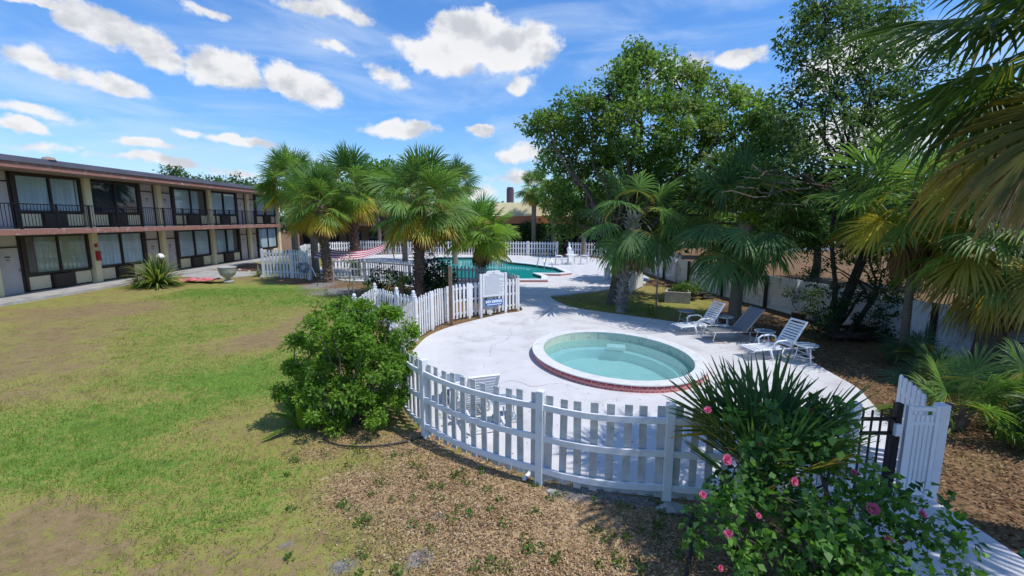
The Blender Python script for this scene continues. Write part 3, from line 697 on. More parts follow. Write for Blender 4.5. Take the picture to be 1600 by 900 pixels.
for dx_ in (-.3, .3):
    mb = MB(); mb.tube([(dx_ * .85 - .25, 1.0, 0), (dx_ * .85 - .1, .8, .75), (dx_ * .85 + .02, .5, .95), (dx_ * .85 + .2, .05, .7), (dx_ * .85 + .25, -.1, .1), (dx_ * .85 + .25, -.15, -.5)], .03, 8); build('handrail', mb, M['chrome'], lad, True)
mb = MB()
for z_ in (-.1, -.35): mb.box((.25, -.13, z_), (.52, .08, .03))
build('tread', mb, M['chrome'], lad)

# ------------------------------------------------------------------ picket fences
def resample(P, step):
    out = []; acc = 0.0; nxt = step / 2; P = [Vector((p[0], p[1], 0)) for p in P]
    for a, b in zip(P, P[1:]):
        L = (b - a).length
        while nxt <= acc + L:
            t = (nxt - acc) / L; p = a.lerp(b, t); d = (b - a).normalized(); out.append((p, d)); nxt += step
        acc += L
    return out
def picket_fence(name, label, pts, h, m='white', pw=.088, gap=.088, rails=(.17, .53, .87), side=1, post=True, curve=True, pm=None, jitter=.012, tops='ear', scallop=0.0, seed=1, posth=.04, cap=None, group='white picket fences round the pool', last=True, railm=None, parts=True, z0=.05, postw=.1):
    """side=+1: rails on the left of the walking direction"""
    rnd.seed(seed); o = pts[0]; root = empty(name, (o[0], o[1], 0), label, 'fence', group)
    loc = [(p[0] - o[0], p[1] - o[1]) for p in pts]
    k = 6 if curve else 1; sp = smooth_path(loc, k) if curve else loc
    for i in range(len(loc) - 1):
        seg = sp[i * k:(i + 1) * k + 1]; tot = sum(math.dist(a, b) for a, b in zip(seg, seg[1:]))
        nn_ = max(1, round(tot / (pw + gap))); st = tot / nn_; mb = MB(); j = 0
        for p, d in resample(seg, st * .99999):
            t = (j + .5) / nn_; j += 1
            hh = h - scallop * math.sin(math.pi * t) + rnd.uniform(-1, 1) * jitter; zb = z0 + rnd.uniform(-1, 1) * jitter * .8
            w_ = pw * rnd.uniform(.94, 1.04) / 2; tl = rnd.uniform(-1, 1) * .018
            if post and (t * tot < .06 or (1 - t) * tot < .06): continue
            nrm = Vector((-d.y, d.x, 0)); org = p - nrm * side * .019 - (nrm * .018 if side > 0 else Vector((0, 0, 0)))
            if tops == 'ear': ol = [(-w_, zb), (w_, zb), (w_ + tl, hh - .03), (w_ * .55 + tl, hh), (-w_ * .55 + tl, hh), (-w_ + tl, hh - .03)]
            elif tops == 'round': ol = [(-w_, zb), (w_, zb), (w_ + tl, hh - .045), (w_ * .8 + tl, hh - .018), (w_ * .35 + tl, hh), (-w_ * .35 + tl, hh), (-w_ * .8 + tl, hh - .018), (-w_ + tl, hh - .045)]
            else: ol = [(-w_, zb), (w_, zb), (w_ + tl, hh), (-w_ + tl, hh)]
            mb.plate(ol, org, d, (0, 0, 1), -.018)
        build('picket_panel', mb, M[pm or m], root)
        rmb = MB()
        for rz in rails:
            kk_ = len(seg); sc = [scallop * math.sin(math.pi * q / (kk_ - 1)) * .8 if kk_ > 1 else 0 for q in range(kk_)]
            za = [rz * h - .038 - s_ for s_ in sc]; zb_ = [rz * h + .038 - s_ for s_ in sc]
            if parts:
                r_ = MB(); r_.strip(seg, .0 if side > 0 else -.036, .036 if side > 0 else .0, za, zb_); build('rail', r_, M[railm or m], root)
            else: rmb.strip(seg, .0 if side > 0 else -.036, .036 if side > 0 else .0, za, zb_)
        if not parts: build('rails', rmb, M[railm or m], root)
    if post:
        for i, p in enumerate(loc):
            if i == len(loc) - 1 and not last: continue
            mb = MB(); pw_ = postw; hh = h + posth
            a = sp[min(len(sp) - 1, i * k + 1)]; b = sp[max(0, i * k - 1)]; rz = math.atan2(a[1] - b[1], a[0] - b[0])
            mb.box((p[0], p[1], hh / 2 - .15), (pw_, pw_, hh + .3), rz)
            if cap == 'flat': mb.box((p[0], p[1], hh + .012), (pw_ + .03, pw_ + .03, .024), rz)
            if cap == 'ball': mb.box((p[0], p[1], hh + .012), (pw_ + .02, pw_ + .02, .022), rz); mb.lathe([(.02, 0), (.045, .02), (.055, .055), (.045, .09), (.015, .11)], (p[0], p[1], hh + .02), 12)
            build('post', mb, M[m], root, bevel=.006)
    return root
NEAR = [(4.05, 5.02), (3.05, 4.98), (1.87, 4.99), (.36, 5.39), (-1.37, 6.66), (-2.30, 8.45), (-2.78, 10.4), G(650, 531)]
NEAR = [tuple(map(float, p)) for p in NEAR]
picket_fence('picket_fence', 'long curved white picket fence with grey pickets in the foreground beside the gate', NEAR, 1.22, 'white', pm='dull', pw=.092, gap=.098, side=1, tops='flat', scallop=.03, cap=None, posth=.05, seed=3, jitter=.014, railm='white')  # pickets take the greyer paint, rails and posts the plain white
BRUN = [G(650, 531), G(675, 515), G(701, 503), G(733, 496), G(765, 491), G(809, 483.5)]
picket_fence('picket_fence', 'curved white picket fence running behind the rules sign, its inner side facing the wading pool', BRUN, 1.22, 'white', pw=.085, gap=.085, side=1, tops='round', cap=None, seed=4, jitter=.02, posth=-.02)
CRUN = [G(648, 527), G(622, 519), G(588, 508), G(557, 535)]
picket_fence('picket_fence', 'short white picket fence bulging out behind the top of the round shrub', CRUN, 1.22, 'white', pw=.085, gap=.085, side=-1, tops='round', seed=5, jitter=.02, cap='ball')
DRUN = [G(809, 481), G(790, 470), G(745, 457.5), G(697, 454.5), G(640, 446), G(570, 438.5), G(521, 438)]
picket_fence('picket_fence', 'faded grey white picket fence between the planted palms and the main pool', DRUN, 1.22, 'dull', side=1, tops='ear', seed=6, jitter=.03, parts=False)
FRUN = [G(412, 433), G(458, 434), G(484, 437)]
picket_fence('picket_fence', 'tall white picket fence corner on the lawn, left of all the palms', FRUN, 1.66, 'white', pw=.12, gap=.10, side=1, tops='round', seed=7, jitter=.04, curve=False, rails=(.2, .55, .86), z0=.02)
LRUN = [G(484, 437.5), G(463, 404), G(505, 396), (-13.5, 44.2)]
picket_fence('picket_fence', 'white picket fence receding behind the first leaning palm towards the back of the pool', [tuple(p) for p in [G(486, 436), G(470, 415), G(478, 406), G(515, 400), G(560, 398)]], 1.3, 'white', pw=.11, gap=.12, side=1, tops='round', seed=8, parts=False, postw=.12)
picket_fence('picket_fence', 'long far white picket fence along the back of the main pool deck', [tuple(p) for p in [(-15.5, 44.4), (-12, 44.0), (-8.5, 43.6), (-5, 43.2), (-1.5, 42.8), (1.5, 42.2), (4.2, 41.5)]], 1.35, 'white', pw=.12, gap=.13, side=1, tops='ear', seed=9, curve=False, parts=False, postw=.13)
picket_fence('picket_fence', 'far white picket fence behind the table and chairs, right of the bushy gap', [tuple(p) for p in [(5.2, 41.0), (8, 40.2), (11, 39.5), (14, 38.6)]], 1.35, 'white', pw=.12, gap=.13, side=1, tops='ear', seed=10, curve=False, parts=False, postw=.13)
picket_fence('picket_fence', 'white picket fence stretch in deep shade under the oak at the back right', [tuple(map(float, p)) for p in [G(1003, 418), G(1038, 424), G(1062, 432)]], 1.35, 'dull', pw=.12, gap=.1, side=1, seed=12, curve=False, parts=False)
picket_fence('picket_fence', 'tall end panel of white boards seen nearly edge on, right of the pale trunked palm', [tuple(map(float, p)) for p in [G(985, 458), G(1003, 448)]], 1.4, 'white', pw=.14, gap=.01, side=1, seed=13, curve=False, parts=False)
# white aluminium screen beside the gate
gp = G(1443, 776)
sf = empty('gate_side_fence', (gp[0], gp[1], 0), 'short white slat fence behind the open gate leaf', 'fence')
mb = MB(); L0 = [(.06, .22), (.2, .5), (.44, 1.05)]
for p, d in resample(smooth_path(L0, 6), .155): mb.plate([(-.055, .03), (.055, .03), (.055, 1.18), (.03, 1.22), (-.03, 1.22), (-.055, 1.18)], p, d, (0, 0, 1), .018)
build('picket_panel', mb, M['white'], sf)
for z_ in (.2, .62, 1.0):
    mb = MB(); mb.strip(smooth_path(L0, 6), -.045, -.004, z_ - .035, z_ + .035); build('rail', mb, M['white'], sf)
mb = MB(); mb.box((-.03, -.09, .60), (.11, .11, 1.3)); build('post', mb, M['white'], sf, bevel=.006)
# wrought gate (black) closing the opening and white open leaf
g0 = Vector((*G(1384, 779), 0)); bg_ = empty('black_gate', (g0.x, g0.y, 0), 'black iron bar gate across the walk, half hidden by the hibiscus', 'gate')
mb = MB(); W_ = .98
for i in range(9): mb.box((-.08 - i * W_ / 9, .0, .62), (.018, .018, 1.06))
build('bars', mb, M['black'], bg_)
for z_ in (.14, .86, 1.04):
    mb = MB(); mb.box((-W_ / 2, .0, z_), (W_ - .05, .035, .035)); build('rail', mb, M['black'], bg_)
mb = MB(); mb.box((0.0, 0, .62), (.07, .07, 1.24)); build('post', mb, M['black'], bg_)
mb = MB(); mb.box((-W_, 0, .62), (.06, .06, 1.2)); mb.lathe([(.03, 0), (.035, .03), (.012, .08)], (-W_, 0, 1.22), 8); build('post', mb, M['black'], bg_)
mb = MB(); mb.box((-.03, -.06, .93), (.07, .05, .15)); build('latch_box', mb, M['white'], bg_, bevel=.01)
wg = empty('white_gate', (g0.x + .06, g0.y, 0), 'open white metal bar gate leaf between the black gate and its white post', 'gate')
ga, gb = Vector((.02, -.06, 0)), Vector((gp[0] - g0.x - .17, gp[1] - g0.y - .12, 0)); dl = (gb - ga); 
mb = MB()
for i in range(1, 6):
    p = ga + dl * (i / 6.0); mb.box((p.x, p.y, .62), (.035, .02, 1.0), math.atan2(dl.y, dl.x))
build('bars', mb, M['plastic'], wg)
mb = MB()
for p in (ga, gb): mb.box((p.x, p.y, .65), (.045, .045, 1.18), math.atan2(dl.y, dl.x))
for z_ in (.13, 1.02, 1.2):
    mb.box(((ga.x + gb.x) / 2, (ga.y + gb.y) / 2, z_), (dl.length - .05, .035, .045), math.atan2(dl.y, dl.x))
build('frame', mb, M['plastic'], wg)
# board fence on the right
BF = [(11.6, 6.0), (11.35, 8.6), (10.95, 11.3), (10.45, 14.2), (9.95, 17.2), (9.55, 20), (9.2, 23), (8.95, 26), (8.75, 29.5), (8.6, 33)]
bf = empty('board_fence', (10.95, 11.3, 0), 'white painted board fence on the right with dark posts between its panels', 'fence')
bfm = mat('board_fence_paint', (.86, .88, .90), (.78, .80, .83), 3, .6, dirt=(.30, .30, .27), dscale=2.2, dlo=.5, dhi=.72)
for (a, b) in zip(BF, BF[1:]):
    a = Vector((a[0] - 10.95, a[1] - 11.3, 0)); b = Vector((b[0] - 10.95, b[1] - 11.3, 0)); d = (b - a); Ln = d.length; n_ = int(Ln / .15); u = d.normalized(); mb = MB()
    for i in range(n_):
        w_ = Ln / n_; mb.plate([(0.004, .04), (w_ - .004, .04), (w_ - .004, 1.27 + rnd.uniform(-.015, .015)), (.004, 1.27 + rnd.uniform(-.015, .015))], a + u * (i * w_), u, (0, 0, 1), .02 + rnd.uniform(0, .004))
    build('board_panel', mb, bfm, bf)
    for z_ in (.2, 1.05):
        mb = MB(); mb.strip([a, b], -.0 + .0, .045, z_ - .04, z_ + .04); build('rail', mb, bfm, bf)
    for j, t in enumerate((0, .5)):
        p = a.lerp(b, t); mb = MB(); nn2 = Vector((-u.y, u.x, 0)); p = p + nn2 * .09; mb.box((p.x, p.y, .6), (.1, .1, 1.36 if j == 0 else 1.24), math.atan2(u.y, u.x)); build('post', mb, M['darkwood'] if j == 0 else bfm, bf)
    mb = MB(); mb.strip([a, b], -.04, .03, -.05, .035); build('base_board', mb, bfm, bf)

# ------------------------------------------------------------------ motel wing on the left
WX, SX = -22.3, -20.3
mo = empty('motel_building', (WX, 30, 0), 'long two storey motel wing with a black railed walkway and curtained windows', 'building')
def MBX(x0, x1, y0, y1, z0, z1, mb=None, mi=0):
    mb = mb or MB(); mb.box(((x0 + x1) / 2 - WX, (y0 + y1) / 2 - 30, (z0 + z1) / 2), (abs(x1 - x0), abs(y1 - y0), abs(z1 - z0)), 0, mi); return mb
build('wall', MBX(WX - 9, WX, 9.5, 43.2, -.1, 5.5), M['soffit'], mo)
build('roof', MBX(WX - 9.3, SX - .05, 9.3, 43.6, 5.52, 5.72), M['soffit'], mo)
mb = MBX(SX - .06, SX + .05, 9.2, 43.7, 5.50, 5.74); MBX(WX - 9.4, SX + .12, 9.15, 43.75, 5.742, 5.90, mb, 1); MBX(WX - 9.0, SX - .1, 9.5, 43.4, 5.9, 6.0, mb, 1); build('roof_edge', mb, [M['slabedge'], M['roof']], mo)
build('balcony_slab', MBX(WX + .002, SX - .03, 9.4, 39.6, 2.74, 2.99), M['concrete'], mo)
build('slab_edge', MBX(SX - .03, SX + .03, 9.4, 39.63, 2.77, 3.0), M['slabedge'], mo)
wk = build('motel_walkway', MB(), M['concrete']); bpy.data.objects.remove(wk)
wk = sheet('motel_walkway', [(WX + .0, 9), (SX + .05, 9), (SX + .05, 41), (WX + .0, 41)], [], .10, .25, M['concrete']); tag(wk, kind='structure')
piers = [9.5 + 4.75 * i for i in range(8)]      # 9.5 ... 42.75
for y in piers: 
    build('pier', MBX(WX + .002, WX + .30, y - .17, y + .17, .1, 2.74), M['cream'], mo); build('pier', MBX(WX + .002, WX + .30, y - .17, y + .17, 2.99, 5.51), M['cream'], mo)
def window(y0, y1, z0, z1, zl, cur):
    """window with panel strip below"""
    mb = MB()
    for a, b, c_, d in ((y0, y0 + .09, z0, z1), (y1 - .09, y1, z0, z1), ((y0 + y1) / 2 - .035, (y0 + y1) / 2 + .035, z0, z1), (y0 + .09, y1 - .09, z0, z0 + .08), (y0 + .09, y1 - .09, z1 - .08, z1)): MBX(WX + .004, WX + (.15 if d - c_ > 1 else .14), a, b, c_, d, mb)
    wn_ = build('window', mb, M['brown'], mo)
    for a, b in ((y0 + .09, (y0 + y1) / 2 - .035), ((y0 + y1) / 2 + .035, y1 - .09)):
        build('pane', MBX(WX + .085, WX + .09, a, b, z0 + .08, z1 - .08), M['glass'], wn_)
    cm = MB(); n_ = 60; ph = rnd.uniform(0, 6); pts = []
    for i in range(n_ + 1):
        y = y0 + .1 + (y1 - y0 - .2) * i / n_; pts.append((WX + .035 + .018 * math.sin(i * 1.15 + ph + math.sin(i * .3)) - WX, y - 30))
    gapc = rnd.choice((0, 0, 1, 2, 5, 9)); gpos = rnd.choice((n_ // 2, n_ // 2, 4, n_ - 4))
    for i in range(n_):
        if abs(i - gpos) < gapc: continue
        a, b = pts[i], pts[i + 1]; cm.add([(a[0], a[1], z0 + .09), (b[0], b[1], z0 + .09), (b[0], b[1], z1 - .09), (a[0], a[1], z1 - .09)], [(0, 1, 2, 3)])
    build('curtain', cm, M[cur], wn_, True)
    build('panel_backing', MBX(WX + .003, WX + .06, y0, y1, zl, z0 - .001), M['brown'], mo)
    third = (y1 - y0) / 3
    for k_ in (0, 2):
        a = y0 + k_ * third; build('infill_panel', MBX(WX + .06, WX + .085, a + .05 + (.05 if k_ == 2 else 0), a + third - .05, zl + .05, z0 - .07), M['cream'], mo)
    am = MBX(WX + .06, WX + .26, y0 + third + .02, y1 - third - .02, zl + .03, z0 - .05)
    for q in range(7): MBX(WX + .26, WX + .275, y0 + third + .05, y1 - third - .05, zl + .07 + q * .065, zl + .10 + q * .065, am)
    build('air_conditioner', am, M['ac'], mo)
def door(y0, y1, z0, hgt, ztop):
    mb = MB(); MBX(WX + .003, WX + .11, y0, y0 + .06, z0, ztop, mb); MBX(WX + .003, WX + .11, y1 - .06, y1, z0, ztop, mb); MBX(WX + .003, WX + .11, y0 + .06, y1 - .06, z0 + hgt, z0 + hgt + .06, mb)
    build('door_frame', mb, M['brown'], mo)
    d = build('door', MBX(WX + .003, WX + .06, y0 + .06, y1 - .06, z0 + .01, z0 + hgt), M['door'], mo)
    if ztop - z0 - hgt > .1: build('transom', MBX(WX + .003, WX + .06, y0 + .06, y1 - .06, z0 + hgt + .06, ztop), M['door'], mo)
    m_ = (y0 + y1) / 2; build('number_plate', MBX(WX + .06, WX + .068, m_ - .11, m_ + .11, z0 + 1.62, z0 + 1.69), M['plate'], d); build('number_plate', MBX(WX + .06, WX + .068, m_ - .07, m_ + .07, z0 + 1.50, z0 + 1.55), M['plate'], d)
    build('handle', MBX(WX + .06, WX + .11, y1 - .16, y1 - .11, z0 + .98, z0 + 1.12), M['chrome'], d)
cu = ['curtain', 'curtain_blue', 'curtain', 'curtain', 'curtain', 'curtain', 'curtain']; cl_ = ['curtain', 'curtain', 'curtain_green', 'curtain', 'curtain', 'curtain', 'curtain']
for i, y in enumerate(piers[:-1]):
    a, b = y + .17, y + 4.75 - .17
    df = (i % 2 == 0)     # door at the near end of the bay
    if df: dr, wr = (a + .02, a + 1.07), (a + 1.22, b - .03)
    else: dr, wr = (b - 1.07, b - .02), (a + .03, b - 1.22)
    for fl, z0, ztop in ((0, .10, 2.74), (1, 2.99, 5.51)):
        door(dr[0], dr[1], z0, 2.05, ztop)
        cur = ('curtain_blue' if i == 3 else 'curtain') if fl else ('curtain_green' if i == 2 else 'curtain')
        window(wr[0], wr[1], z0 + .74, ztop - .06, z0 + .02, cur)
        g_ = (dr[1] + wr[0]) / 2 if df else (wr[1] + dr[0]) / 2
        build('mullion', MBX(WX + .003, WX + .16, g_ - .06, g_ + .06, z0, ztop), M['brown'], mo)
rp = [9.5 + 1.55 * i for i in range(20)]
for i, y in enumerate(rp): build('railing_post', MBX(SX - .12, SX - .05, y - .035, y + .035, 2.99, 4.08), M['black'], mo)
mb = MB(); MBX(SX - .105, SX - .065, 9.5, 39.0, 4.03, 4.07, mb); MBX(SX - .10, SX - .07, 9.5, 39.0, 3.09, 3.12, mb)
y = 9.6
while y < 39: MBX(SX - .093, SX - .077, y - .009, y + .009, 3.12, 4.03, mb); y += .14
build('railing', mb, M['black'], mo)
mb = MB(); MBX(WX + .3, WX + .42, 23.66, 23.86, 1.25, 1.75, mb); build('extinguisher_cabinet', mb, M['red'], mo); build('small_sign', MBX(WX + .3, WX + .312, 23.66, 23.84, 1.95, 2.15), M['red'], mo)
mb = MB(); mb.lathe([(.16, 0), (.26, .06), (.2, .16), (.05, .2)], (SX - .25 - WX, 20.5 - 30, 5.95), 12); build('roof_lamp', mb, M['soffit'], mo)
mb = MB(); mb.tube([(SX - WX - .3, 14, 6.0), (SX - WX - .5, 15, 6.06), (SX - WX - .4, 26, 6.05), (SX - WX - .6, 30, 6.04)], .03, 6); build('roof_conduit', mb, M['soffit'], mo)
# the return wing behind the palms
rw = empty('motel_return_wing', (-14.5, 48, 0), 'brown motel return wing with dark window bands, half hidden behind the left palms', 'building')
def RB(x0, x1, y0, y1, z0, z1, m, name, par=None, bevel=0):
    mb = MB(); mb.box(((x0 + x1) / 2 + 14.5, (y0 + y1) / 2 - 48, (z0 + z1) / 2), (x1 - x0, y1 - y0, z1 - z0)); return build(name, mb, m, par or rw)
RB(-22.2, -10.5, 47, 55, -.1, 5.3, M['brownwall'], 'wall'); RB(-22.2, -10.0, 45.6, 55.3, 5.3, 5.7, M['roof'], 'roof'); RB(-22.2, -10.2, 45.6, 46.99, 2.75, 3.0, M['slabedge'], 'balcony_slab')
for i in range(5):
    x = -21.8 + i * 2.3
    for z0 in (.3, 3.2):
        f_ = RB(x, x + 1.5, 46.93, 46.99, z0 + .4, z0 + 1.9, M['brown'], 'window'); RB(x + .1, x + 1.4, 46.9, 46.925, z0 + .5, z0 + 1.8, M['darkglass'], 'pane', f_)
# lobby building straight ahead
lb = empty('lobby_building', (1, 47, 0), 'low tan parapet building with a terracotta band and dark glass front beyond the pool', 'building')
def LB(x0, x1, y0, y1, z0, z1, m, name, par=None):
    mb = MB(); mb.box(((x0 + x1) / 2 - 1, (y0 + y1) / 2 - 47, (z0 + z1) / 2), (x1 - x0, y1 - y0, z1 - z0)); return build(name, mb, m, par or lb)
LB(-9.8, 16, 48.6, 60, -.1, 3.0, M['brown'], 'wall')
mb = MB(); mb.add([(-10.8 - 1 + 0, -.6, 3.75), (15, -.6, 3.75), (15, .5, 5.15), (-10.8, .5, 5.15), (-10.8, 12, 5.15), (15, 12, 5.15), (-11.8, 12, 3.75), (15, 12, 3.75)], [(0, 1, 2, 3), (3, 2, 5, 4), (4, 5, 7, 6), (0, 3, 4, 6), (1, 7, 5, 2)]); build('parapet', mb, M['tan'], lb)
LB(-10.8, 16.05, 46.35, 59, 3.0, 3.75, M['orange'], 'fascia_band')
LB(-10.7, 16, 46.4, 48.6, 2.9, 2.998, M['brown'], 'soffit')
for i in range(12):
    x = -9.5 + i * 2.1; f_ = LB(x, x + 1.7, 48.5, 48.6, .3, 2.6, M['darkglass'], 'window')
    if i in (4, 6, 8): LB(x + .3, x + .9, 48.46, 48.49, .5, 1.6, M['bluepaint'], 'poster', f_); LB(x + .3, x + .9, 48.46, 48.49, 1.62, 2.1, M['white'], 'poster', f_)
    LB(x + 1.75, x + 1.95, 47.0, 47.2, -.1, 2.9, M['brown'], 'column')
mb = MB(); mb.tube([(-1.2, 4, 5.1), (-1.2, 4, 6.75)], .42, 14); mb.tube([(-1.2, 4, 6.75), (-1.2, 4, 6.95)], .36, 14); build('flue', mb, mat('flue_metal', (.10, .06, .09), None, 1, .5), lb)
# neighbours beyond the board fence
for nm, lab, x0, x1, y0, y1, h_, mm in (('house', 'pale low house with a grey roof beyond the board fence', 26, 36, 50, 58, 2.6, 'white'), ('house', 'white trailer home far right beyond the board fence', 40, 56, 42, 48, 3.2, 'white')):
    hb = empty(nm, ((x0 + x1) / 2, (y0 + y1) / 2, 0), lab, 'house'); w2, d2 = (x1 - x0) / 2, (y1 - y0) / 2
    mb = MB(); mb.box((0, 0, h_ / 2), (2 * w2, 2 * d2, h_)); build('wall', mb, M[mm], hb)
    mb = MB(); mb.add([(-w2 - .4, -d2 - .4, h_), (w2 + .4, -d2 - .4, h_), (w2 + .4, d2 + .4, h_), (-w2 - .4, d2 + .4, h_), (-w2, 0, h_ + 1.4), (w2, 0, h_ + 1.4)], [(0, 1, 5, 4), (2, 3, 4, 5), (0, 4, 3), (1, 2, 5), (0, 3, 2, 1)]); build('roof', mb, M['roof'], hb)
    for k_ in range(4):
        mb = MB(); mb.box((-w2 + 1.5 + k_ * (2 * w2 - 3) / 3, -d2 - .02, 1.6), (1.1, .06, 1.0)); build('window', mb, M['darkglass'], hb)
# ------------------------------------------------------------------ trees
def LP(L): return [(*[A(px, py, Y)[0], Y], A(px, py, Y)[2], r) for px, py, Y, r in L]
def fixl(L):
    out = []
    for px, py, Y, r in L: a = A(px, py, Y); out.append((a.x, a.y, a.z, r))
    return out
oak = fixl([(1010, 125, 18, 1.3), (1008, 85, 18.2, .7), (950, 150, 18, 1.25), (900, 185, 18, 1.15), (860, 205, 18, .9), (838, 190, 17.5, .45), (1065, 140, 18.5, 1.1), (1095, 120, 18, .5), (1000, 200, 17, 1.5), (930, 230, 18.5, 1.2), (870, 250, 19, .9), (1070, 205, 17, 1.4), (1125, 165, 18, .8), (1150, 215, 16.5, 1.2),
            (1060, 265, 17.5, 1.4), (975, 270, 19, 1.4), (905, 295, 20, 1.2), (890, 345, 20, .9), (1185, 270, 15, 1.1), (1120, 285, 16, 1.2), (1215, 320, 14.5, .95), (1235, 360, 14.2, .75), (940, 330, 20.5, 1.2), (1050, 320, 19, 1.3), (870, 310, 21, .9), (1010, 350, 20.5, 1.3), (1090, 350, 19.5, 1.1), (1190, 210, 15.5, .85), (1218, 245, 14.6, .75), (1172, 180, 16.4, .55), (1245, 280, 14.2, .6), (1157, 152, 17, .5), (1198, 165, 15.5, .42), (1218, 200, 15, .45)])
ob = G(958, 474)
tree('oak_tree', ob, (ob[0] + .2, ob[1] + .2, 2.6), oak, 'large spreading broadleaf tree with light patchy crown above the palms, centre right', trunk_r=.24, leaf=.145, dens=24, per=80, rc=.42, cols=[(.085, .17, .035), (.13, .24, .045), (.06, .125, .03), (.17, .28, .06), (.10, .18, .05), (.17, .18, .07)], limb=.4)
rt = fixl([(1290, 35, 13, .85), (1240, 65, 13, .45), (1330, 70, 13.5, 1.0), (1260, 110, 13, .7), (1380, 50, 14, 1.0), (1310, 140, 13.5, .9), (1370, 140, 14, 1.0), (1245, 160, 12.8, .55), (1225, 190, 12.5, .45), (1290, 200, 13, .85), (1350, 215, 13.5, .9), (1240, 225, 12.5, .55), (1410, 200, 14, .9), (1300, 255, 13.3, .6), (1225, 260, 12.5, .5), (1430, 110, 14.5, 1.1), (1270, 15, 13.5, .6), (1345, 15, 13.5, .7)])
tree('open_crowned_tree', G(1300, 525), (10.6, 13.2, 3.2), rt, 'tall dark leaved open crowned tree at the upper right with sky showing through', trunk_r=.13, leaf=.11, dens=32, per=56, rc=.34, cols=[(.055, .10, .035), (.08, .14, .05), (.04, .08, .03), (.11, .17, .06)], bark='barkdark', limb=.38,
     stems=[(9.6, 12.9, 9.3, 13.4, 5.0, .07)])
hl = fixl([(1310, 360, 13, .75), (1345, 410, 12.8, .75), (1290, 420, 13.2, .55), (1375, 450, 12.4, .65), (1325, 460, 12.8, .5), (1270, 385, 13.5, .4), (1400, 400, 12.6, .7), (1300, 480, 12.6, .35), (1285, 510, 12.3, .25), (1355, 340, 13.2, .7), (1410, 475, 12.2, .4)])
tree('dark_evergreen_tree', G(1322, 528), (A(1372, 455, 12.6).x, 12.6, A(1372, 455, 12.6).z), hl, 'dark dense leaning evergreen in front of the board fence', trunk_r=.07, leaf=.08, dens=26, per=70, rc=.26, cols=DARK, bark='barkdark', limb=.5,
     stems=[(G(1300, 525)[0], G(1300, 525)[1], A(1352, 450, 12.7).x, 12.7, A(1352, 450, 12.7).z, .05)])
rt_o = [o for o in C.objects if o.name == 'open_crowned_tree'][0]
mb = MB()
for a, b, r0 in ((A(1372, 292, 13.4), A(1275, 290, 13), .07), (A(1275, 290, 13), A(1175, 258, 12.4), .045), (A(1290, 290, 13), A(1150, 292, 12.4), .04), (A(1275, 290, 13), A(1130, 300, 12.0), .03), (A(1340, 296, 13.3), A(1210, 318, 12.6), .03), (A(1230, 275, 12.7), A(1160, 275, 12.2), .02)):
    branch(mb, Vector((a.x - rt_o.location.x, a.y - rt_o.location.y, a.z)), Vector((b.x - rt_o.location.x, b.y - rt_o.location.y, b.z)), r0, r0 * .5, wob=.5)
build('bare_limb', mb, M['bark'], rt_o, True)
# trees beyond
def bgtree(x, y, h, r, label, group='trees on the horizon', cols=None, seed=1):
    rnd.seed(seed); L = [(x, y, h - r * .8, r * .75)]
    for i in range(5): a = i * 1.26 + rnd.random(); L.append((x + math.cos(a) * r * .7, y + math.sin(a) * r * .6, h - r * rnd.uniform(.8, 1.5), r * rnd.uniform(.45, .65)))
    return tree('background_tree', (x, y), (x, y, h - r * 1.6), L, label, group=group, trunk_r=.2, leaf=.30, dens=9, per=60, rc=.8, cols=cols or [(.055, .105, .03), (.075, .14, .035), (.045, .085, .028)], twigs=False)
bgtree(-37.5, 52, 9.6, 3.2, 'wide dark treetop showing above the middle of the motel roof', seed=2); bgtree(-31.0, 52, 8.7, 2.0, 'smaller dark treetop above the far end of the motel roof', seed=3)
bgtree(-33.8, 53, 8.3, 1.7, 'low dark treetop between the two treetops above the motel roof', seed=9)
bgtree(-13.2, 44.6, 9.6, 2.4, 'bright green treetop rising behind the two tallest left palms', cols=[(.07, .15, .02), (.09, .19, .03)], seed=4)
for i, (x, y, h, r) in enumerate([(10.5, 44, 8, 2.8), (14.5, 46, 7.5, 3), (19, 40, 7, 2.6), (23, 56, 8.5, 3.4), (30, 58, 8, 3.2), (38, 56, 9, 3.6), (47, 54, 8, 3.5), (58, 56, 9, 4), (16.5, 31, 5.5, 1.9), (50, 36, 7, 3), (66, 44, 8, 4), (20, 22, 6.0, 2.0), (25, 15, 7, 2.6), (17.5, 11, 6, 2.2), (12.3, 22.5, 5.6, 2.1), (13.5, 27, 6.4, 2.4), (17, 25, 6.5, 2.3), (15.2, 17.5, 5.5, 1.9)]):
    bgtree(x, y, h, r, 'round dark green tree on the horizon beyond the board fence on the right', group='trees beyond the board fence', seed=20 + i)
bgtree(7.0, 24.5, 4.4, 1.7, 'dark leafy tree filling the shade between the oak trunk and the board fence', seed=41, cols=DARK)
bgtree(2.3, 46.5, 3.3, 1.2, 'dark ivy like bush tree against the lobby front between the far palms', seed=42, cols=DARK)
# far wood closing the horizon
cw = []
for i in range(420):
    a = rnd.uniform(-75, 75); d = rnd.uniform(120, 150); cw.append((d * math.sin(R(a)) + 10, d * math.cos(R(a)), rnd.uniform(.5, 6.5), rnd.uniform(2, 3.4)))
V, Fq, t = clump_leaves(np.array(cw), 70, 1.1, [(.035, .07, .025), (.05, .09, .03)])
tag(npmesh('far_wood', V, Fq, M['leaf'], t), kind='stuff')

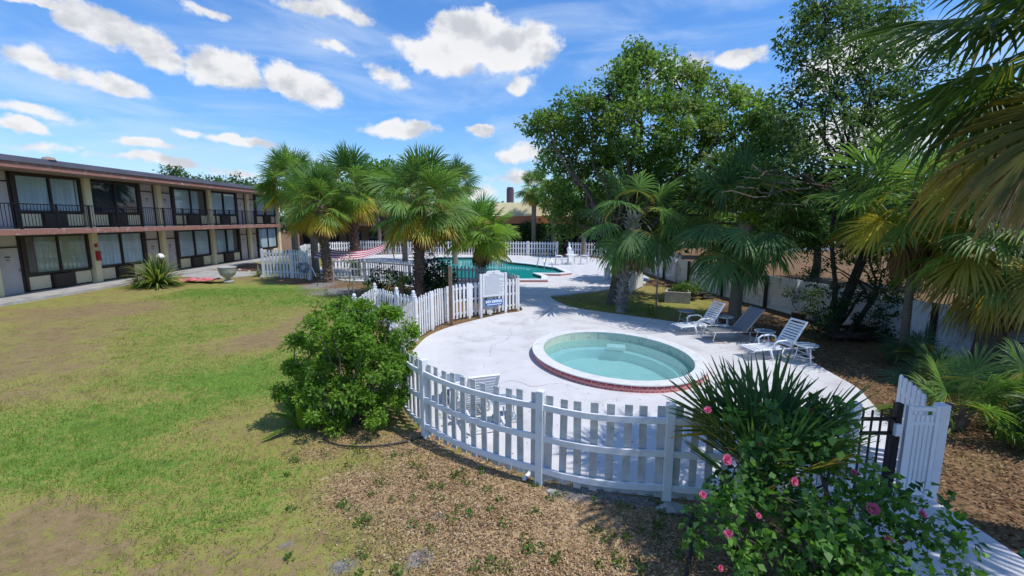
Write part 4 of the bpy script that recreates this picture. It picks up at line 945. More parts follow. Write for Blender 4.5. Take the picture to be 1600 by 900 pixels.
# ------------------------------------------------------------------ palms
def pb(px, py): g = G(px, py); return (float(g[0]), float(g[1]))
palm('sabal_palm', pb(513, 441), 4.3, 'sabal palm with rough dark trunk nearest the tall white fence corner', r=2.15, n=32, seed=2, tr=.27, lean=(-.25, 0), bulge=1.3)
palm('sabal_palm', pb(557, 432), 5.2, 'tallest rough trunked sabal palm behind the striped cloth, middle of the left palm group', r=2.5, n=38, seed=3, tr=.30, lean=(-.1, 0), bulge=1.4)
palm('sabal_palm', pb(655, 466), 4.1, 'sabal palm with reddish brown trunk standing behind the picket fence beside the dark round shrub', r=2.3, n=38, seed=4, tr=.235, lean=(.2, 0), bulge=1.3)
palm('sabal_palm', pb(752, 452), 2.85, 'short lime green sabal palm directly behind the rules sign', r=2.0, n=32, seed=5, tr=.27, mid=(.19, .30, .05), young=(.13, .24, .05), old=(.45, .45, .06), emin=-26, bulge=1.2)
palm('sabal_palm', (-15.2, 31.5), 5.9, 'leftmost sabal palm, its crown overlapping the end of the motel roof', r=2.6, n=38, seed=6, tr=.25, trunk='smooth')
palm('sabal_palm', (-12.9, 29.3), 4.9, 'yellowing sabal palm squeezed between the leftmost crown and the first rough trunk', r=2.3, n=30, seed=16, tr=.25, trunk='smooth', yellow=.35)
palm('sabal_palm', (-4.4, 34.5), 5.9, 'small dark sabal palm behind and right of the reddish trunked one', r=2.2, n=32, seed=7, tr=.22, trunk='smooth', young=(.07, .13, .05), mid=(.08, .14, .035))
palm('sabal_palm', (-8.6, 36), 5.4, 'dark sabal palm filling the gap between the two middle palm crowns', r=2.5, n=32, seed=17, tr=.22, trunk='smooth', young=(.07, .13, .05), mid=(.08, .14, .035))
palm('sabal_palm', (2.15, 44.6), 6.5, 'slim far sabal palm with bare smooth trunk in front of the lobby', r=2.0, n=30, seed=8, tr=.26, trunk='smooth', dead=10)
palm('sabal_palm', (4.05, 43.6), 5.9, 'slim far sabal palm with shaggy brown skirt in front of the lobby', r=1.9, n=28, seed=9, tr=.30, trunk='smooth', dead=16)
palm('sabal_palm', (6.4, 40.2), 5.2, 'far sabal palm trunk right of the table and chairs, crown lost in the oak', r=2.0, n=26, seed=10, tr=.22, trunk='smooth')
palm('sabal_palm', pb(970, 486), 3.55, 'sabal palm with pale grey crisscross boots leaning beside the oak trunk', r=2.45, n=28, seed=11, tr=.205, trunk='bootsgrey', lean=(.38, 0), yellow=.0, young=(.085, .165, .075), mid=(.125, .235, .07), bulge=2.0, droop=.55, emin=-46, nmul=1.0, pr=.5, br=.52)
palm('sabal_palm', pb(1146, 505), 3.45, 'sabal palm with smooth brown trunk behind the grey sling lounger', r=2.5, n=30, seed=12, tr=.215, trunk='smooth', lean=(.18, 0), yellow=.0, young=(.07, .14, .065), mid=(.09, .18, .06), droop=.55, emin=-38, nmul=1.0, pr=.5, br=.52)
palm('sabal_palm', (10.6, 9.7), 3.2, 'thick trunked sabal palm with orange brown skirt at the right edge', r=2.45, n=46, nmul=1.15, seed=13, tr=.27, trunk='smooth', lean=(.35, 0), dead=18, yellow=.28, old=(.5, .36, .08), emin=-40, nseg=44, droop=.5, mid=(.15, .24, .05))
palm('sabal_palm', (10.1, 11.2), 3.9, 'slender grey trunked sabal palm against the board fence, left of the thick trunked one', r=2.25, n=36, nmul=.9, seed=14, tr=.10, trunk='smooth', lean=(-.15, 0), dead=9, yellow=.2, emin=-24, nseg=42)
palm('sabal_palm', (6.1, 4.15), 5.2, 'nearest sabal palm whose huge hanging fans fill the top right corner', r=2.35, n=34, seed=15, tr=.24, trunk='smooth', dead=8, yellow=.13, young=(.05, .10, .025), mid=(.075, .13, .032), old=(.34, .27, .08), emin=-28, nseg=44, droop=.40, lean=(-.35, 0.1), wid=1.05, nmul=.85, rollr=.6, bright=1.0)
np_ = [o for o in C.objects if o.get('label', '').startswith('nearest sabal palm')][0]; V, Fq, T = [], [], []
for a, e, L1, L2 in ((2.95, -30, .75, 1.15), (3.25, -38, .7, 1.1), (2.75, -42, .8, 1.0), (3.5, -30, .7, 1.0), (3.05, -52, .7, 1.1), (2.5, -35, .7, 1.0), (3.8, -40, .6, 1.0)):
    frond_np(V, Fq, T, (-.35, .1, 4.85), a, e, L1, L2, np.array((.40, .31, .22)) * rnd.uniform(.75, 1.15), nseg=34, droop=.55, spread=80, tipcol=np.array((.50, .42, .33)), petcol=(.3, .24, .15), rollr=.9, edge=0)
npmesh('dead_fronds', V, Fq, M['dead'], np.array(T), np_)
p9 = [o for o in C.objects if o.get('label', '').startswith('sabal palm with smooth brown trunk')][0]
V, Fq, t = clump_leaves(np.array([(.2 + .16 * math.cos(a), .16 * math.sin(a) - .1, 3.45 + .1 * math.sin(3 * a), .14) for a in np.arange(0, 6.2, .6)]), 60, .11, [(.30, .40, .04), (.22, .32, .03)]); npmesh('fern', V, Fq, M['leaf'], t, p9)
PG = 'low palmettos under the right palms'
palm('palmetto', (7.35, 6.95), .3, 'low palmetto with a tan dead skirt beside the white gate post', r=1.05, n=14, seed=21, tr=.12, dead=7, group=PG, emin=-25, droop=.35, yellow=.1)
palm('palmetto', (9.3, 7.6), .15, 'bright drooping palmetto at the right edge below the thick trunk', r=1.25, n=18, seed=22, tr=.14, dead=2, group=PG, emin=-30, mid=(.16, .27, .05), droop=.6)
palm('palmetto', (8.6, 8.6), .05, 'blue green palmetto in front of the thick palm trunk', r=.95, n=12, seed=23, tr=.1, dead=0, group=PG, emin=5, young=(.07, .13, .07), mid=(.07, .13, .055), yellow=0, droop=.3)
palm('palmetto', (9.4, 9.9), .1, 'dark palmetto leaning against the board fence by the slender trunk', r=1.0, n=12, seed=24, tr=.1, dead=0, group=PG, emin=0, young=(.05, .1, .05), mid=(.05, .1, .04), yellow=0, droop=.35)
palm('palmetto', (8.8, 6.0), .2, 'deep shaded palmetto nearest the path at the right edge', r=1.6, n=18, seed=26, tr=.1, dead=2, group=PG, emin=-10, young=(.06, .12, .04), mid=(.08, .15, .03), yellow=.1, droop=.5)
palm('fan_palmetto', (2.66, 4.45), .50, 'stiff dark green fan palmetto rising out of the flowering hibiscus', r=1.32, n=18, seed=25, tr=.09, dead=0, group=None, emin=47, young=(.055, .11, .04), mid=(.08, .14, .035), old=(.16, .15, .04), yellow=.12, droop=.06, nseg=24, wid=.95, pr=.46, br=.58, spread=72, cup=.12, nmul=1, rollr=.3)

# ------------------------------------------------------------------ shrubs
def shrub(name, base, lobes, label, leaf, dens, per, rc, cols, cat='shrub', group=None, stems=6, asp=.5, r0=.02, flat=.85):
    root = empty(name, (base[0], base[1], 0), label, cat, group); L = [(x - base[0], y - base[1], z, r) for x, y, z, r in lobes]; sb = MB()
    for (x, y, z, r) in L: branch(sb, (rnd.uniform(-.08, .08), rnd.uniform(-.08, .08), -.05), (x, y, z), r0, r0 * .4, wob=.4)
    cl = lobes_to_clumps(L, dens, rc)
    for c_ in cl[::3]:
        j = min(L, key=lambda q: (q[0] - c_[0]) ** 2 + (q[1] - c_[1]) ** 2 + (q[2] - c_[2]) ** 2); branch(sb, j[:3], c_[:3], r0 * .4, .003, wob=.3, n=4, seg=3)
    build('stems', sb, M['bark'], root, True); cl[:, 2] = np.maximum(cl[:, 2], .12)
    V, Fq, t = clump_leaves(cl, per, leaf, cols, flat, asp=asp); V[:, 2] = np.maximum(V[:, 2], .015); npmesh('foliage', V, Fq, M['leaf'], t, root); return root, cl
rnd.seed(5)
shrub('round_shrub', (-2.7, 7.25), [(-2.72, 7.3, .85, .80), (-2.25, 7.15, .8, .60), (-3.3, 7.35, .78, .66), (-2.55, 7.4, 1.35, .58), (-2.95, 7.4, 1.5, .42), (-2.9, 6.95, .5, .55), (-2.35, 6.9, .42, .45), (-2.15, 7.5, 1.15, .4), (-3.35, 7.6, 1.15, .3), (-2.75, 7.5, 1.85, .28), (-3.05, 7.6, 1.95, .14), (-2.5, 7.5, 1.9, .14)] + [(-2.75 + .95 * math.cos(a) * s_, 7.25 + .6 * math.sin(a), 1.0 + .85 * math.sin(a * 1.7) , .13) for a, s_ in zip(np.arange(0, 6.2, .37), [1.0, 1.12, .95, 1.15] * 5)],
      'big rounded bright green shrub on the mulch in front of the curved fence', .062, 95, 95, .135, [(.12, .25, .03), (.17, .33, .045), (.08, .18, .025), (.22, .38, .055), (.16, .30, .03), (.26, .40, .05)], asp=.5)
yl = fixl([(520, 462, 14.5, .45), (555, 430, 16, .55), (545, 405, 16.3, .3), (575, 455, 15, .5), (600, 470, 14, .35), (535, 480, 12.5, .35), (500, 478, 13, .2), (612, 440, 17, .3)])
shrub('spindly_shrub', G(550, 492), yl, 'tall thin pale green shrub in front of the left palm trunks', .085, 24, 15, .24, [(.10, .20, .035), (.14, .25, .05), (.07, .15, .03)], r0=.025)
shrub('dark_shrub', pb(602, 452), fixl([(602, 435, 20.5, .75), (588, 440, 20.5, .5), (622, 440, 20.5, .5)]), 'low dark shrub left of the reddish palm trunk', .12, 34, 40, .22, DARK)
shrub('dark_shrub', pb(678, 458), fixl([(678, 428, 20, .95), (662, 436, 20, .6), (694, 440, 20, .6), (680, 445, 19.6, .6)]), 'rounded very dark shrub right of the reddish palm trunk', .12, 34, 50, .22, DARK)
shrub('pale_shrub', pb(626, 462), fixl([(626, 452, 18.5, .4), (632, 440, 18.5, .3)]), 'small lime shrub around the short wooden stump post', .1, 34, 30, .18, [(.12, .24, .04), (.09, .18, .03)])
shrub('planter_shrub', pb(1068, 462), fixl([(1070, 442, 18.6, .4), (1060, 450, 18.6, .25), (1085, 448, 18.6, .3)]), 'loose yellow green shrub growing in the square planter box', .11, 34, 30, .2, [(.10, .19, .03), (.13, .22, .04)])
shrub('potted_shrub', pb(1252, 497), fixl([(1262, 470, 14.3, .3), (1240, 462, 14.5, .25), (1275, 455, 14.3, .2), (1265, 490, 14, .2)]), 'thin shrub growing by the dark pot along the board fence', .08, 30, 26, .18, [(.05, .11, .03), (.08, .14, .04)])
shrub('low_bush', pb(870, 398), fixl([(870, 382, 42.5, .8), (862, 390, 42, .5), (845, 385, 43.5, .6)]), 'bushy green shrub breaking the far picket fence at the foot of the far palms', .25, 12, 30, .4, GREENS)
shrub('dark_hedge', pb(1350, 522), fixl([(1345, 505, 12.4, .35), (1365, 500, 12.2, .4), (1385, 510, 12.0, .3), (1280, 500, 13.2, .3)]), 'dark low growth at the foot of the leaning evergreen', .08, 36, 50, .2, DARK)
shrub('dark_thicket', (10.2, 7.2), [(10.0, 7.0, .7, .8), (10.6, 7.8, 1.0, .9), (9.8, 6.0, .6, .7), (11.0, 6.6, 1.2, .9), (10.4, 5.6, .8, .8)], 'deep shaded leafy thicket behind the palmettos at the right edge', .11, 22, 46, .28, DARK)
for i, (px, py) in enumerate([(1015, 495), (733, 498)]):
    pass
# hibiscus with its flowers
hb_, hcl = shrub('hibiscus_bush', (2.95, 3.75), [(2.9, 3.85, .95, .62), (2.35, 3.75, .95, .5), (3.05, 3.7, .8, .46), (2.6, 3.5, .5, .55), (3.2, 3.45, .45, .55), (3.55, 3.6, .62, .38), (2.05, 3.85, 1.0, .34), (3.75, 3.7, .72, .26), (2.98, 4.1, 1.25, .36), (2.4, 4.15, 1.35, .36), (1.95, 3.6, .6, .38), (3.5, 3.2, .35, .36), (2.75, 3.2, .35, .5), (3.12, 4.2, 1.5, .22), (2.2, 3.2, .3, .4)],
      'large hibiscus bush with pink double flowers in the bottom right foreground', .072, 66, 32, .15, [(.055, .14, .035), (.085, .20, .045), (.04, .105, .035), (.11, .25, .05), (.15, .32, .055)], asp=.72, r0=.022)
def flower_mesh():
    V, Fq, T = [], [], []
    for ring, (k, ln, tilt) in enumerate(((6, .055, .35), (6, .042, .8), (5, .028, 1.3))):
        for i in range(k):
            a = i * 2 * math.pi / k + ring * .5; d = np.array([math.cos(a) * math.cos(tilt), math.sin(a) * math.cos(tilt), math.sin(tilt)]); s_ = np.array([-math.sin(a), math.cos(a), 0])
            o = len(V); wv_ = rnd.uniform(-.01, .01)
            V += [np.zeros(3), d * ln * .55 + s_ * ln * .48, d * ln + s_ * ln * .22 + [0, 0, wv_], d * ln * .9 + [0, 0, -wv_], d * ln - s_ * ln * .22 + [0, 0, wv_], d * ln * .55 - s_ * ln * .48]
            Fq += [[o, o + 1, o + 2, o + 3], [o, o + 3, o + 4, o + 5]]; c_ = np.array((.72, .14, .30)) * rnd.uniform(.8, 1.15); T += [c_, c_]
    return V, Fq, T
fl = None
for i, (px, py, Y, sc) in enumerate([(1135, 718, 3.75, 1.25), (1106, 641, 4.0, .9), (1185, 693, 3.9, .7), (1240, 752, 3.45, 1.0), (1138, 834, 3.35, .9), (1363, 795, 3.5, 1.3), (1440, 803, 3.6, 1.0), (1098, 773, 3.5, .8), (1125, 887, 3.3, .7), (1185, 806, 3.3, .6), (1388, 842, 3.3, .8), (1334, 738, 3.75, .7), (1266, 642, 4.3, .8)]):
    p = A(px, py, Y)
    if fl is None: V_, F_, T_ = flower_mesh(); fl = npmesh('flower', V_, F_, M['petal'], np.array(T_), hb_); f = fl
    else: f = fl.copy(); C.objects.link(f); f.parent = hb_
    f.location = (p.x - 2.95, p.y - 3.75, p.z); f.rotation_euler = (R(rnd.uniform(40, 75)), 0, rnd.uniform(-.6, .6)); f.scale = (sc * .78,) * 3
# strap leaved plants
def strap(name, base, label, n, ln, w_, cols, cat='plant', group=None, stripe=None, spread=1.0, seed=1, flower=None):
    rnd.seed(seed); root = empty(name, (base[0], base[1], 0), label, cat, group); V, Fq, T = [], [], []
    for i in range(n):
        a = i * 2.4 + rnd.uniform(-.3, .3); e = R(88 - 62 * (i / n) * spread); d = np.array([math.cos(a) * math.cos(e), math.sin(a) * math.cos(e), math.sin(e)]); s_ = np.array([-math.sin(a), math.cos(a), 0.]); q = np.array([math.cos(a), math.sin(a), 0]) * .08; L = ln * rnd.uniform(.7, 1.1); c_ = np.array(rnd.choice(cols)) * rnd.uniform(.8, 1.2); prev = None
        for k_ in range(7):
            t = k_ / 6; ww = w_ * (.6 + 1.4 * t if t < .3 else 1.02 * (1 - t) ** .6 + .01) ; o = len(V); V += [q - s_ * ww + [0, 0, ww * .4], q.copy(), q + s_ * ww + [0, 0, ww * .4]]
            if prev is not None:
                c2_ = np.array(stripe) if (stripe and i % 2 == 0) else c_
                Fq += [[prev, prev + 1, o + 1, o], [prev + 1, prev + 2, o + 2, o + 1]]; T += [c_, c2_]
            prev = o; d = d + np.array([0, 0, -.16 - .12 * (i / n)]); d /= np.linalg.norm(d); q = q + d * L / 6
            q[2] = max(q[2], .03)
    npmesh('leaves', V, Fq, M['leaf'], np.array(T), root)
    return root
yc = strap('striped_yucca', pb(247, 447), 'large yellow striped strap leaved plant beside the motel walkway', 260, 1.7, .06, [(.08, .16, .03), (.13, .22, .04), (.06, .12, .03)], stripe=(.5, .45, .16), seed=2)
mb = MB(); mb.lathe([(.05, 0), (.16, .05), (.2, .14), (.12, .26), (.03, .3)], (-.1, .5, 1.35), 12); build('flower_head', mb, M['shellwhite'], yc, True)
strap('purple_leaved_plant', pb(214, 447), 'small purple leaved plant left of the striped yucca', 40, .7, .035, [(.16, .08, .17), (.22, .11, .22)], seed=3)
strap('edging_plant', pb(404, 432), 'small grey and white clump at the foot of the tall fence corner', 40, .75, .03, [(.35, .38, .25), (.5, .5, .42), (.1, .16, .06)], seed=4)
strap('big_leaf_plant', pb(476, 668), 'broad yellow green leaves poking out at the left foot of the round shrub', 9, .85, .085, [(.20, .30, .03), (.12, .22, .03)], seed=6)
strap('sprouting_clump', pb(1016, 493), 'small grassy clump at the base of the thin brown pole', 24, .5, .012, [(.06, .14, .02), (.09, .18, .03)], seed=7)
strap('fence_weed', pb(700, 655), 'little yellow green weed at the foot of the second fence post from the shrub', 16, .3, .012, [(.14, .2, .03)], seed=8)
strap('deck_weed', pb(1128, 452), 'loose green weed clump before the board fence right of the planter', 30, .8, .02, [(.06, .12, .03)], seed=9)

# ------------------------------------------------------------------ furniture
def leg_(mb, a, b, r=.016): mb.tube([a, b], r, 8)
def plastic_chaise():
    r = empty('chaise_lounge', (0, 0, 0), 'white plastic slatted chaise lounge', 'lounge chair', 'white plastic loungers'); p = M['plastic']
    mb = MB()
    for i in range(11): mb.box((-.86 + i * .098, 0, .30 + (.0 if i > 1 else -.012 * (2 - i))), (.078, .50, .022))
    build('seat', mb, p, r, bevel=.006)
    mb = MB(); an = R(58); px_, pz_ = .22, .31
    for i in range(9):
        s = .06 + i * .083; mb.box((0, 0, 0), (.060, .50, .02), mat4=Matrix.Translation((px_ + s * math.cos(an), 0, pz_ + s * math.sin(an))) @ Matrix.Rotation(-an, 4, 'Y'))
    for sy in (-.275, .275): mb.box((0, 0, 0), (.84, .05, .045), mat4=Matrix.Translation((px_ + .40 * math.cos(an), sy, pz_ + .40 * math.sin(an))) @ Matrix.Rotation(-an, 4, 'Y'))
    mb.box((0, 0, 0), (.06, .60, .04), mat4=Matrix.Translation((px_ + .83 * math.cos(an), 0, pz_ + .83 * math.sin(an))) @ Matrix.Rotation(-an, 4, 'Y'))
    build('backrest', mb, p, r, bevel=.012)
    for sy in (-.285, .285):
        mb = MB(); mb.tube([(-.93, sy, .24), (-.9, sy, .29), (-.5, sy, .30), (.3, sy, .30), (.75, sy, .28), (.98, sy, .22)], .026, 8); build('side_rail', mb, p, r, True)
        mb = MB(); mb.tube([(-.30, sy * 1.07, .29), (-.34, sy * 1.08, .47), (-.22, sy * 1.1, .535), (.06, sy * 1.1, .55), (.22, sy * 1.08, .50), (.24, sy * 1.05, .36)], .026, 8); build('armrest', mb, p, r, True)
        mb = MB(); mb.tube([(-.42, sy, .29), (-.36, sy * 1.04, .12), (-.30, sy * 1.06, .0)], [.036, .03, .026], 8); build('leg', mb, p, r, True)
        mb = MB(); mb.tube([(-.02, sy, .29), (-.10, sy * 1.04, .12), (-.14, sy * 1.06, .0)], [.036, .03, .026], 8); build('leg', mb, p, r, True)
        mb = MB(); mb.tube([(.72, sy, .28), (.80, sy, .12), (.84, sy, .0)], [.036, .03, .03], 8); build('leg', mb, p, r, True)
    mb = MB(); mb.tube([(.84, -.28, .09), (.84, .28, .09)], .02, 8); build('wheel_axle', mb, p, r, True)
    return r
def sling_chaise():
    r = empty('chaise_lounge', (0, 0, 0), 'grey sling lounger on a pale metal frame between the two white ones', 'lounge chair'); fm = M['beigeplastic']
    an = R(50); mb = MB(); mb.plate([(-.9, -.30), (.15, -.30), (.15, .30), (-.9, .30)], (0, 0, .33), (1, 0, -.03), (0, 1, 0), .012); build('seat', mb, M['sling'], r)
    mb = MB(); mb.plate([(0, -.30), (.88, -.30), (.88, .30), (0, .30)], (.16, 0, .32), (math.cos(an), 0, math.sin(an)), (0, 1, 0), .012); build('backrest', mb, M['sling'], r)
    for sy in (-.32, .32):
        mb = MB(); mb.tube([(-.95, sy, .35), (-.9, sy, .35), (.15, sy, .32), (.95, sy, .30)], .016, 8); build('side_rail', mb, fm, r, True)
        mb = MB(); mb.tube([(.16, sy, .32), (.16 + .9 * math.cos(an), sy, .32 + .9 * math.sin(an))], .016, 8); build('back_frame', mb, fm, r, True)
        mb = MB(); mb.tube([(-.85, sy, .34), (-.92, sy, .10), (-.85, sy, .03), (-.45, sy, .03)], .015, 8); build('leg', mb, fm, r, True)
        mb = MB(); mb.tube([(.85, sy, .30), (.80, sy, .06), (.72, sy, .03), (.35, sy, .03), (.3, sy, .32)], .015, 8); build('leg', mb, fm, r, True)
    mb = MB(); mb.tube([(-.45, -.32, .03), (-.45, .32, .03)], .015, 8); mb.tube([(.35, -.32, .03), (.35, .32, .03)], .015, 8); build('foot_bar', mb, fm, r, True)
    return r
DZ = .052
ch = plastic_chaise(); ch.location = (*G(1094, 522), DZ); ch.scale = (.87,) * 3; ch.rotation_euler = (0, 0, R(12)); ch['label'] = 'white plastic slatted chaise lounge left of the grey sling one, farther from the camera'
copy_tree(ch, None, 'white plastic slatted chaise lounge nearest the right end of the deck', (*G(1211, 560), DZ), R(10))
copy_tree(ch, None, 'white slatted chaise lounge seen through the pickets of the near fence', (-.62, 7.35, DZ), R(-72))
s2 = sling_chaise(); s2.location = (*G(1146, 534), DZ); s2.scale = (.9,) * 3; s2.rotation_euler = (0, 0, R(9))
def side_table(two=False, legm='plastic'):
    r = empty('side_table', (0, 0, 0), 'side table', 'side table', 'small round side tables'); mb = MB(); mb.lathe([(.20, 0), (.235, .006), (.24, .02), (.232, .03), (.21, .026)], (0, 0, .42), 28); build('tabletop', mb, M['tabletop'], r, False)
    mb = MB(); 
    for k_ in range(28):
        a, b = k_ * math.tau / 28, (k_ + 1) * math.tau / 28; mb.tube([(.24 * math.cos(a), .24 * math.sin(a), .435), (.24 * math.cos(b), .24 * math.sin(b), .435)], .011, 6, cap=False)
    build('rim', mb, M[legm], r, True)
    for k_ in range(3):
        a = k_ * math.tau / 3 + .5; mb = MB(); mb.tube([(.16 * math.cos(a), .16 * math.sin(a), .42), (.19 * math.cos(a), .19 * math.sin(a), .2), (.23 * math.cos(a), .23 * math.sin(a), 0)], .014, 8); build('leg', mb, M[legm], r, True)
    mb = MB(); pr = [(.17 * math.cos(k_ * math.tau / 12), .17 * math.sin(k_ * math.tau / 12), .16) for k_ in range(13)]; mb.tube(pr, .009, 6); build('brace', mb, M[legm], r, True)
    if two: mb = MB(); mb.lathe([(.2, 0), (.205, .012), (.19, .016)], (0, 0, .15), 24); build('shelf', mb, M['tabletop'], r)
    return r
st = side_table(legm='beigeplastic'); st.location = (*G(1071, 509), DZ); st['label'] = 'round side table with tan legs, leftmost of the row by the loungers'
st2 = side_table(); st2.location = (*G(1130, 519), DZ); st2['label'] = 'round side table standing beside the smooth palm trunk'
copy_tree(st2, None, 'round side table between the grey lounger and the right white lounger', (*G(1193, 545), DZ)); copy_tree(st2, None, 'round side table at the right end of the lounger row', (*G(1257, 570), DZ))
st3 = side_table(True); st3.location = (-.13, 6.95, DZ); st3['label'] = 'blue topped two tier side table seen through the near fence pickets'; copy_tree(st3, None, 'blue topped two tier side table beyond the slatted lounger behind the near fence', (-1.12, 7.95, DZ))
def patio_chair():
    r = empty('patio_chair', (0, 0, 0), 'x', 'chair', 'white plastic patio chairs'); p = M['plastic']
    mb = MB(); mb.plate([(-.24, -.24), (.22, -.24), (.22, .24), (-.24, .24)], (0, 0, .42), (1, 0, .05), (0, 1, 0), .03); build('seat', mb, p, r)
    mb = MB()
    for i in range(5): mb.plate([(-.04, 0), (.04, 0), (.045, .46), (-.045, .46)], (-.22, -.19 + i * .095, .44), (0, 1, 0), (-.2, 0, 1), .02)
    mb.plate([(-.25, .42), (.25, .42), (.2, .5), (-.2, .5)], (-.22, 0, .44), (0, 1, 0), (-.2, 0, 1), .025); build('backrest', mb, p, r)
    for sy in (-.27, .27):
        mb = MB(); mb.tube([(-.26, sy, .66), (.0, sy, .67), (.2, sy, .64), (.22, sy, .42)], .024, 6); build('armrest', mb, p, r)
        for sx in (-.24, .22): mb = MB(); mb.tube([(sx, sy * .9, .43), (sx * 1.15, sy, 0)], [.035, .025], 6); build('leg', mb, p, r)
    return r
pc = patio_chair(); tcx, tcy = G(893, 414)
pc.location = (tcx - .95, tcy - .1, DZ); pc['label'] = 'white patio chair on the left side of the far round table'
copy_tree(pc, None, 'white patio chair on the right side of the far round table', (tcx + .95, tcy + .1, DZ), math.pi); copy_tree(pc, None, 'white patio chair behind the far round table', (tcx + .1, tcy + 1.0, DZ), -math.pi / 2)
pt = empty('patio_table', (tcx, tcy, DZ), 'white round patio table among the chairs beyond the main pool', 'table'); mb = MB(); mb.lathe([(.45, .70), (.48, .72), (.46, .74)], (0, 0, 0), 24); build('tabletop', mb, M['plastic'], pt)
for k_ in range(4): a = k_ * math.pi / 2 + .7; mb = MB(); mb.tube([(.3 * math.cos(a), .3 * math.sin(a), .7), (.38 * math.cos(a), .38 * math.sin(a), 0)], .03, 6); build('leg', mb, M['plastic'], pt)
us = empty('garden_statue', (*G(889, 407), DZ), 'pale garden statue on a pedestal by the far fence behind the table', 'statue'); mb = MB(); mb.lathe([(.28, 0), (.28, .1), (.18, .15), (.16, .6), (.26, .66), (.26, .72)], n=12); build('pedestal', mb, M['plastic'], us)
mb = MB(); mb.lathe([(.15, .72), (.24, .9), (.3, 1.2), (.2, 1.32), (.1, 1.4), (.14, 1.52), (.1, 1.65), (.02, 1.7)], n=14); build('figure', mb, M['plastic'], us, True); us.scale = (.7, .7, .8)
# striped hammock
hx, hy = G(548, 433)
hm = empty('hammock', (-9.3, 25.9, DZ), 'red and white striped hammock strung among the left palms', 'hammock')
def stripemat():
    m = bpy.data.materials.new('striped_canvas'); m.use_nodes = True; t = NT(m.node_tree); b = t.n['Principled BSDF']; uv = t.new('ShaderNodeUVMap').outputs[0]; s = t.new('ShaderNodeSeparateXYZ', {0: uv})
    f = t.math('GREATER_THAN', t.math('FRACT', t.math('MULTIPLY', s.outputs[1], 4.0)), .5); t.set(b, 'Base Color', t.mix(f, (.75, .62, .64), (.38, .03, .09))); b.inputs['Roughness'].default_value = .9; return m
bm = bmesh.new(); uvl = bm.loops.layers.uv.new('UVMap'); nx_, ny_ = 16, 8; vs = []
for i in range(nx_ + 1):
    u = i / nx_; 
    for j in range(ny_ + 1):
        v = j / ny_; x = -1.9 + 3.9 * u; z = 1.3 + 1.0 * (u - .4) ** 2 + .42 * (v - .5) + (.5 * (u - .7) if u > .7 else 0); vs.append(bm.verts.new((x, (v - .5) * 1.25, z)))
for i in range(nx_):
    for j in range(ny_):
        f = bm.faces.new((vs[i * 9 + j], vs[(i + 1) * 9 + j], vs[(i + 1) * 9 + j + 1], vs[i * 9 + j + 1]))
        for l, (a, b) in zip(f.loops, ((i, j), (i + 1, j), (i + 1, j + 1), (i, j + 1))): l[uvl].uv = (a / nx_, b / ny_)
me = bpy.data.meshes.new('cloth'); bm.to_mesh(me); bm.free(); me.materials.append(stripemat()); cl_o = link('cloth', me, hm); so_ = cl_o.modifiers.new('thick', 'SOLIDIFY'); so_.thickness = .02
for sx, za in ((-1, 1.5), (1, 1.75)):
    mb = MB(); mb.tube([(sx * 1.95, -.6, za - .15), (sx * 1.95, .6, za - .15)], .03, 6); build('spreader_bar', mb, M['wood'], hm)
    mb = MB(); mb.tube([(sx * 2.1, 0, 0), (sx * 2.5, 0, 1.0), (sx * 2.4, 0, 1.7), (sx * 1.95, 0, za - .1)], .035, 6); build('stand_arm', mb, M['chrome'], hm)
mb = MB(); mb.tube([(-2.1, 0, .04), (2.1, 0, .04)], .04, 6); mb.tube([(-1.6, -.6, .04), (-1.6, .6, .04)], .035, 6); mb.tube([(1.6, -.6, .04), (1.6, .6, .04)], .035, 6); build('stand_base', mb, M['chrome'], hm)
# grey loungers by the far fence
fl_ = copy_tree(s2, None, 'grey lounger by the far fence, seen left of the reddish palm trunk', (*G(646, 404), DZ), R(160)); fl_['group'] = 'grey loungers by the far fence'
fl2 = copy_tree(s2, None, 'grey lounger by the far fence, closest to the water of the main pool', (*G(668, 406), DZ), R(20)); fl2['group'] = 'grey loungers by the far fence'

# ------------------------------------------------------------------ rules sign
bdir = Vector((G(809, 483.5)[0] - G(733, 496)[0], G(809, 483.5)[1] - G(733, 496)[1], 0)).normalized(); sg = empty('rules_sign', (*G(771, 493), 0), 'white pool rules board on two posts with rows of small grey print', 'sign', rz=math.atan2(bdir.y, bdir.x) * .8)
mb = MB(); w_ = .43; ol = [(-w_, .70), (w_, .70), (w_, 1.52), (.30, 1.54), (.24, 1.62), (-.24, 1.62), (-.30, 1.54), (-w_, 1.52)]; mb.plate(ol, (0, 0, 0), (1, 0, 0), (0, 0, 1), .03); build('board', mb, M['white'], sg, bevel=.004)
for sx in (-.50, .50): mb = MB(); mb.box((sx, .0, .75), (.085, .085, 1.55)); build('post', mb, M['white'], sg, bevel=.006)
mb = MB(); rnd.seed(3); z_ = 1.49; mb.box((0, -.033, 1.555), (.07, .004, .05)); 
mb.box((0, -.033, z_), (.34, .004, .022)); z_ -= .05
while z_ > .76:
    x = -.36; end = rnd.choice((.36, .36, .30, .2))
    while x < end: l_ = rnd.uniform(.03, .09); mb.box((x + l_ / 2, -.033, z_), (l_, .004, .014)); x += l_ + .018
    z_ -= .038
build('small_print', mb, M['signtext'], sg)
nd = empty('no_diving_sign', (*G(772, 494.2), .50), 'blue NO DIVING sign with white letters under the rules board', 'sign', rz=math.atan2(bdir.y, bdir.x) * .8)
mb = MB(); mb.box((0, .0, 0), (.72, .012, .235)); build('panel', mb, M['bluesign'], nd)
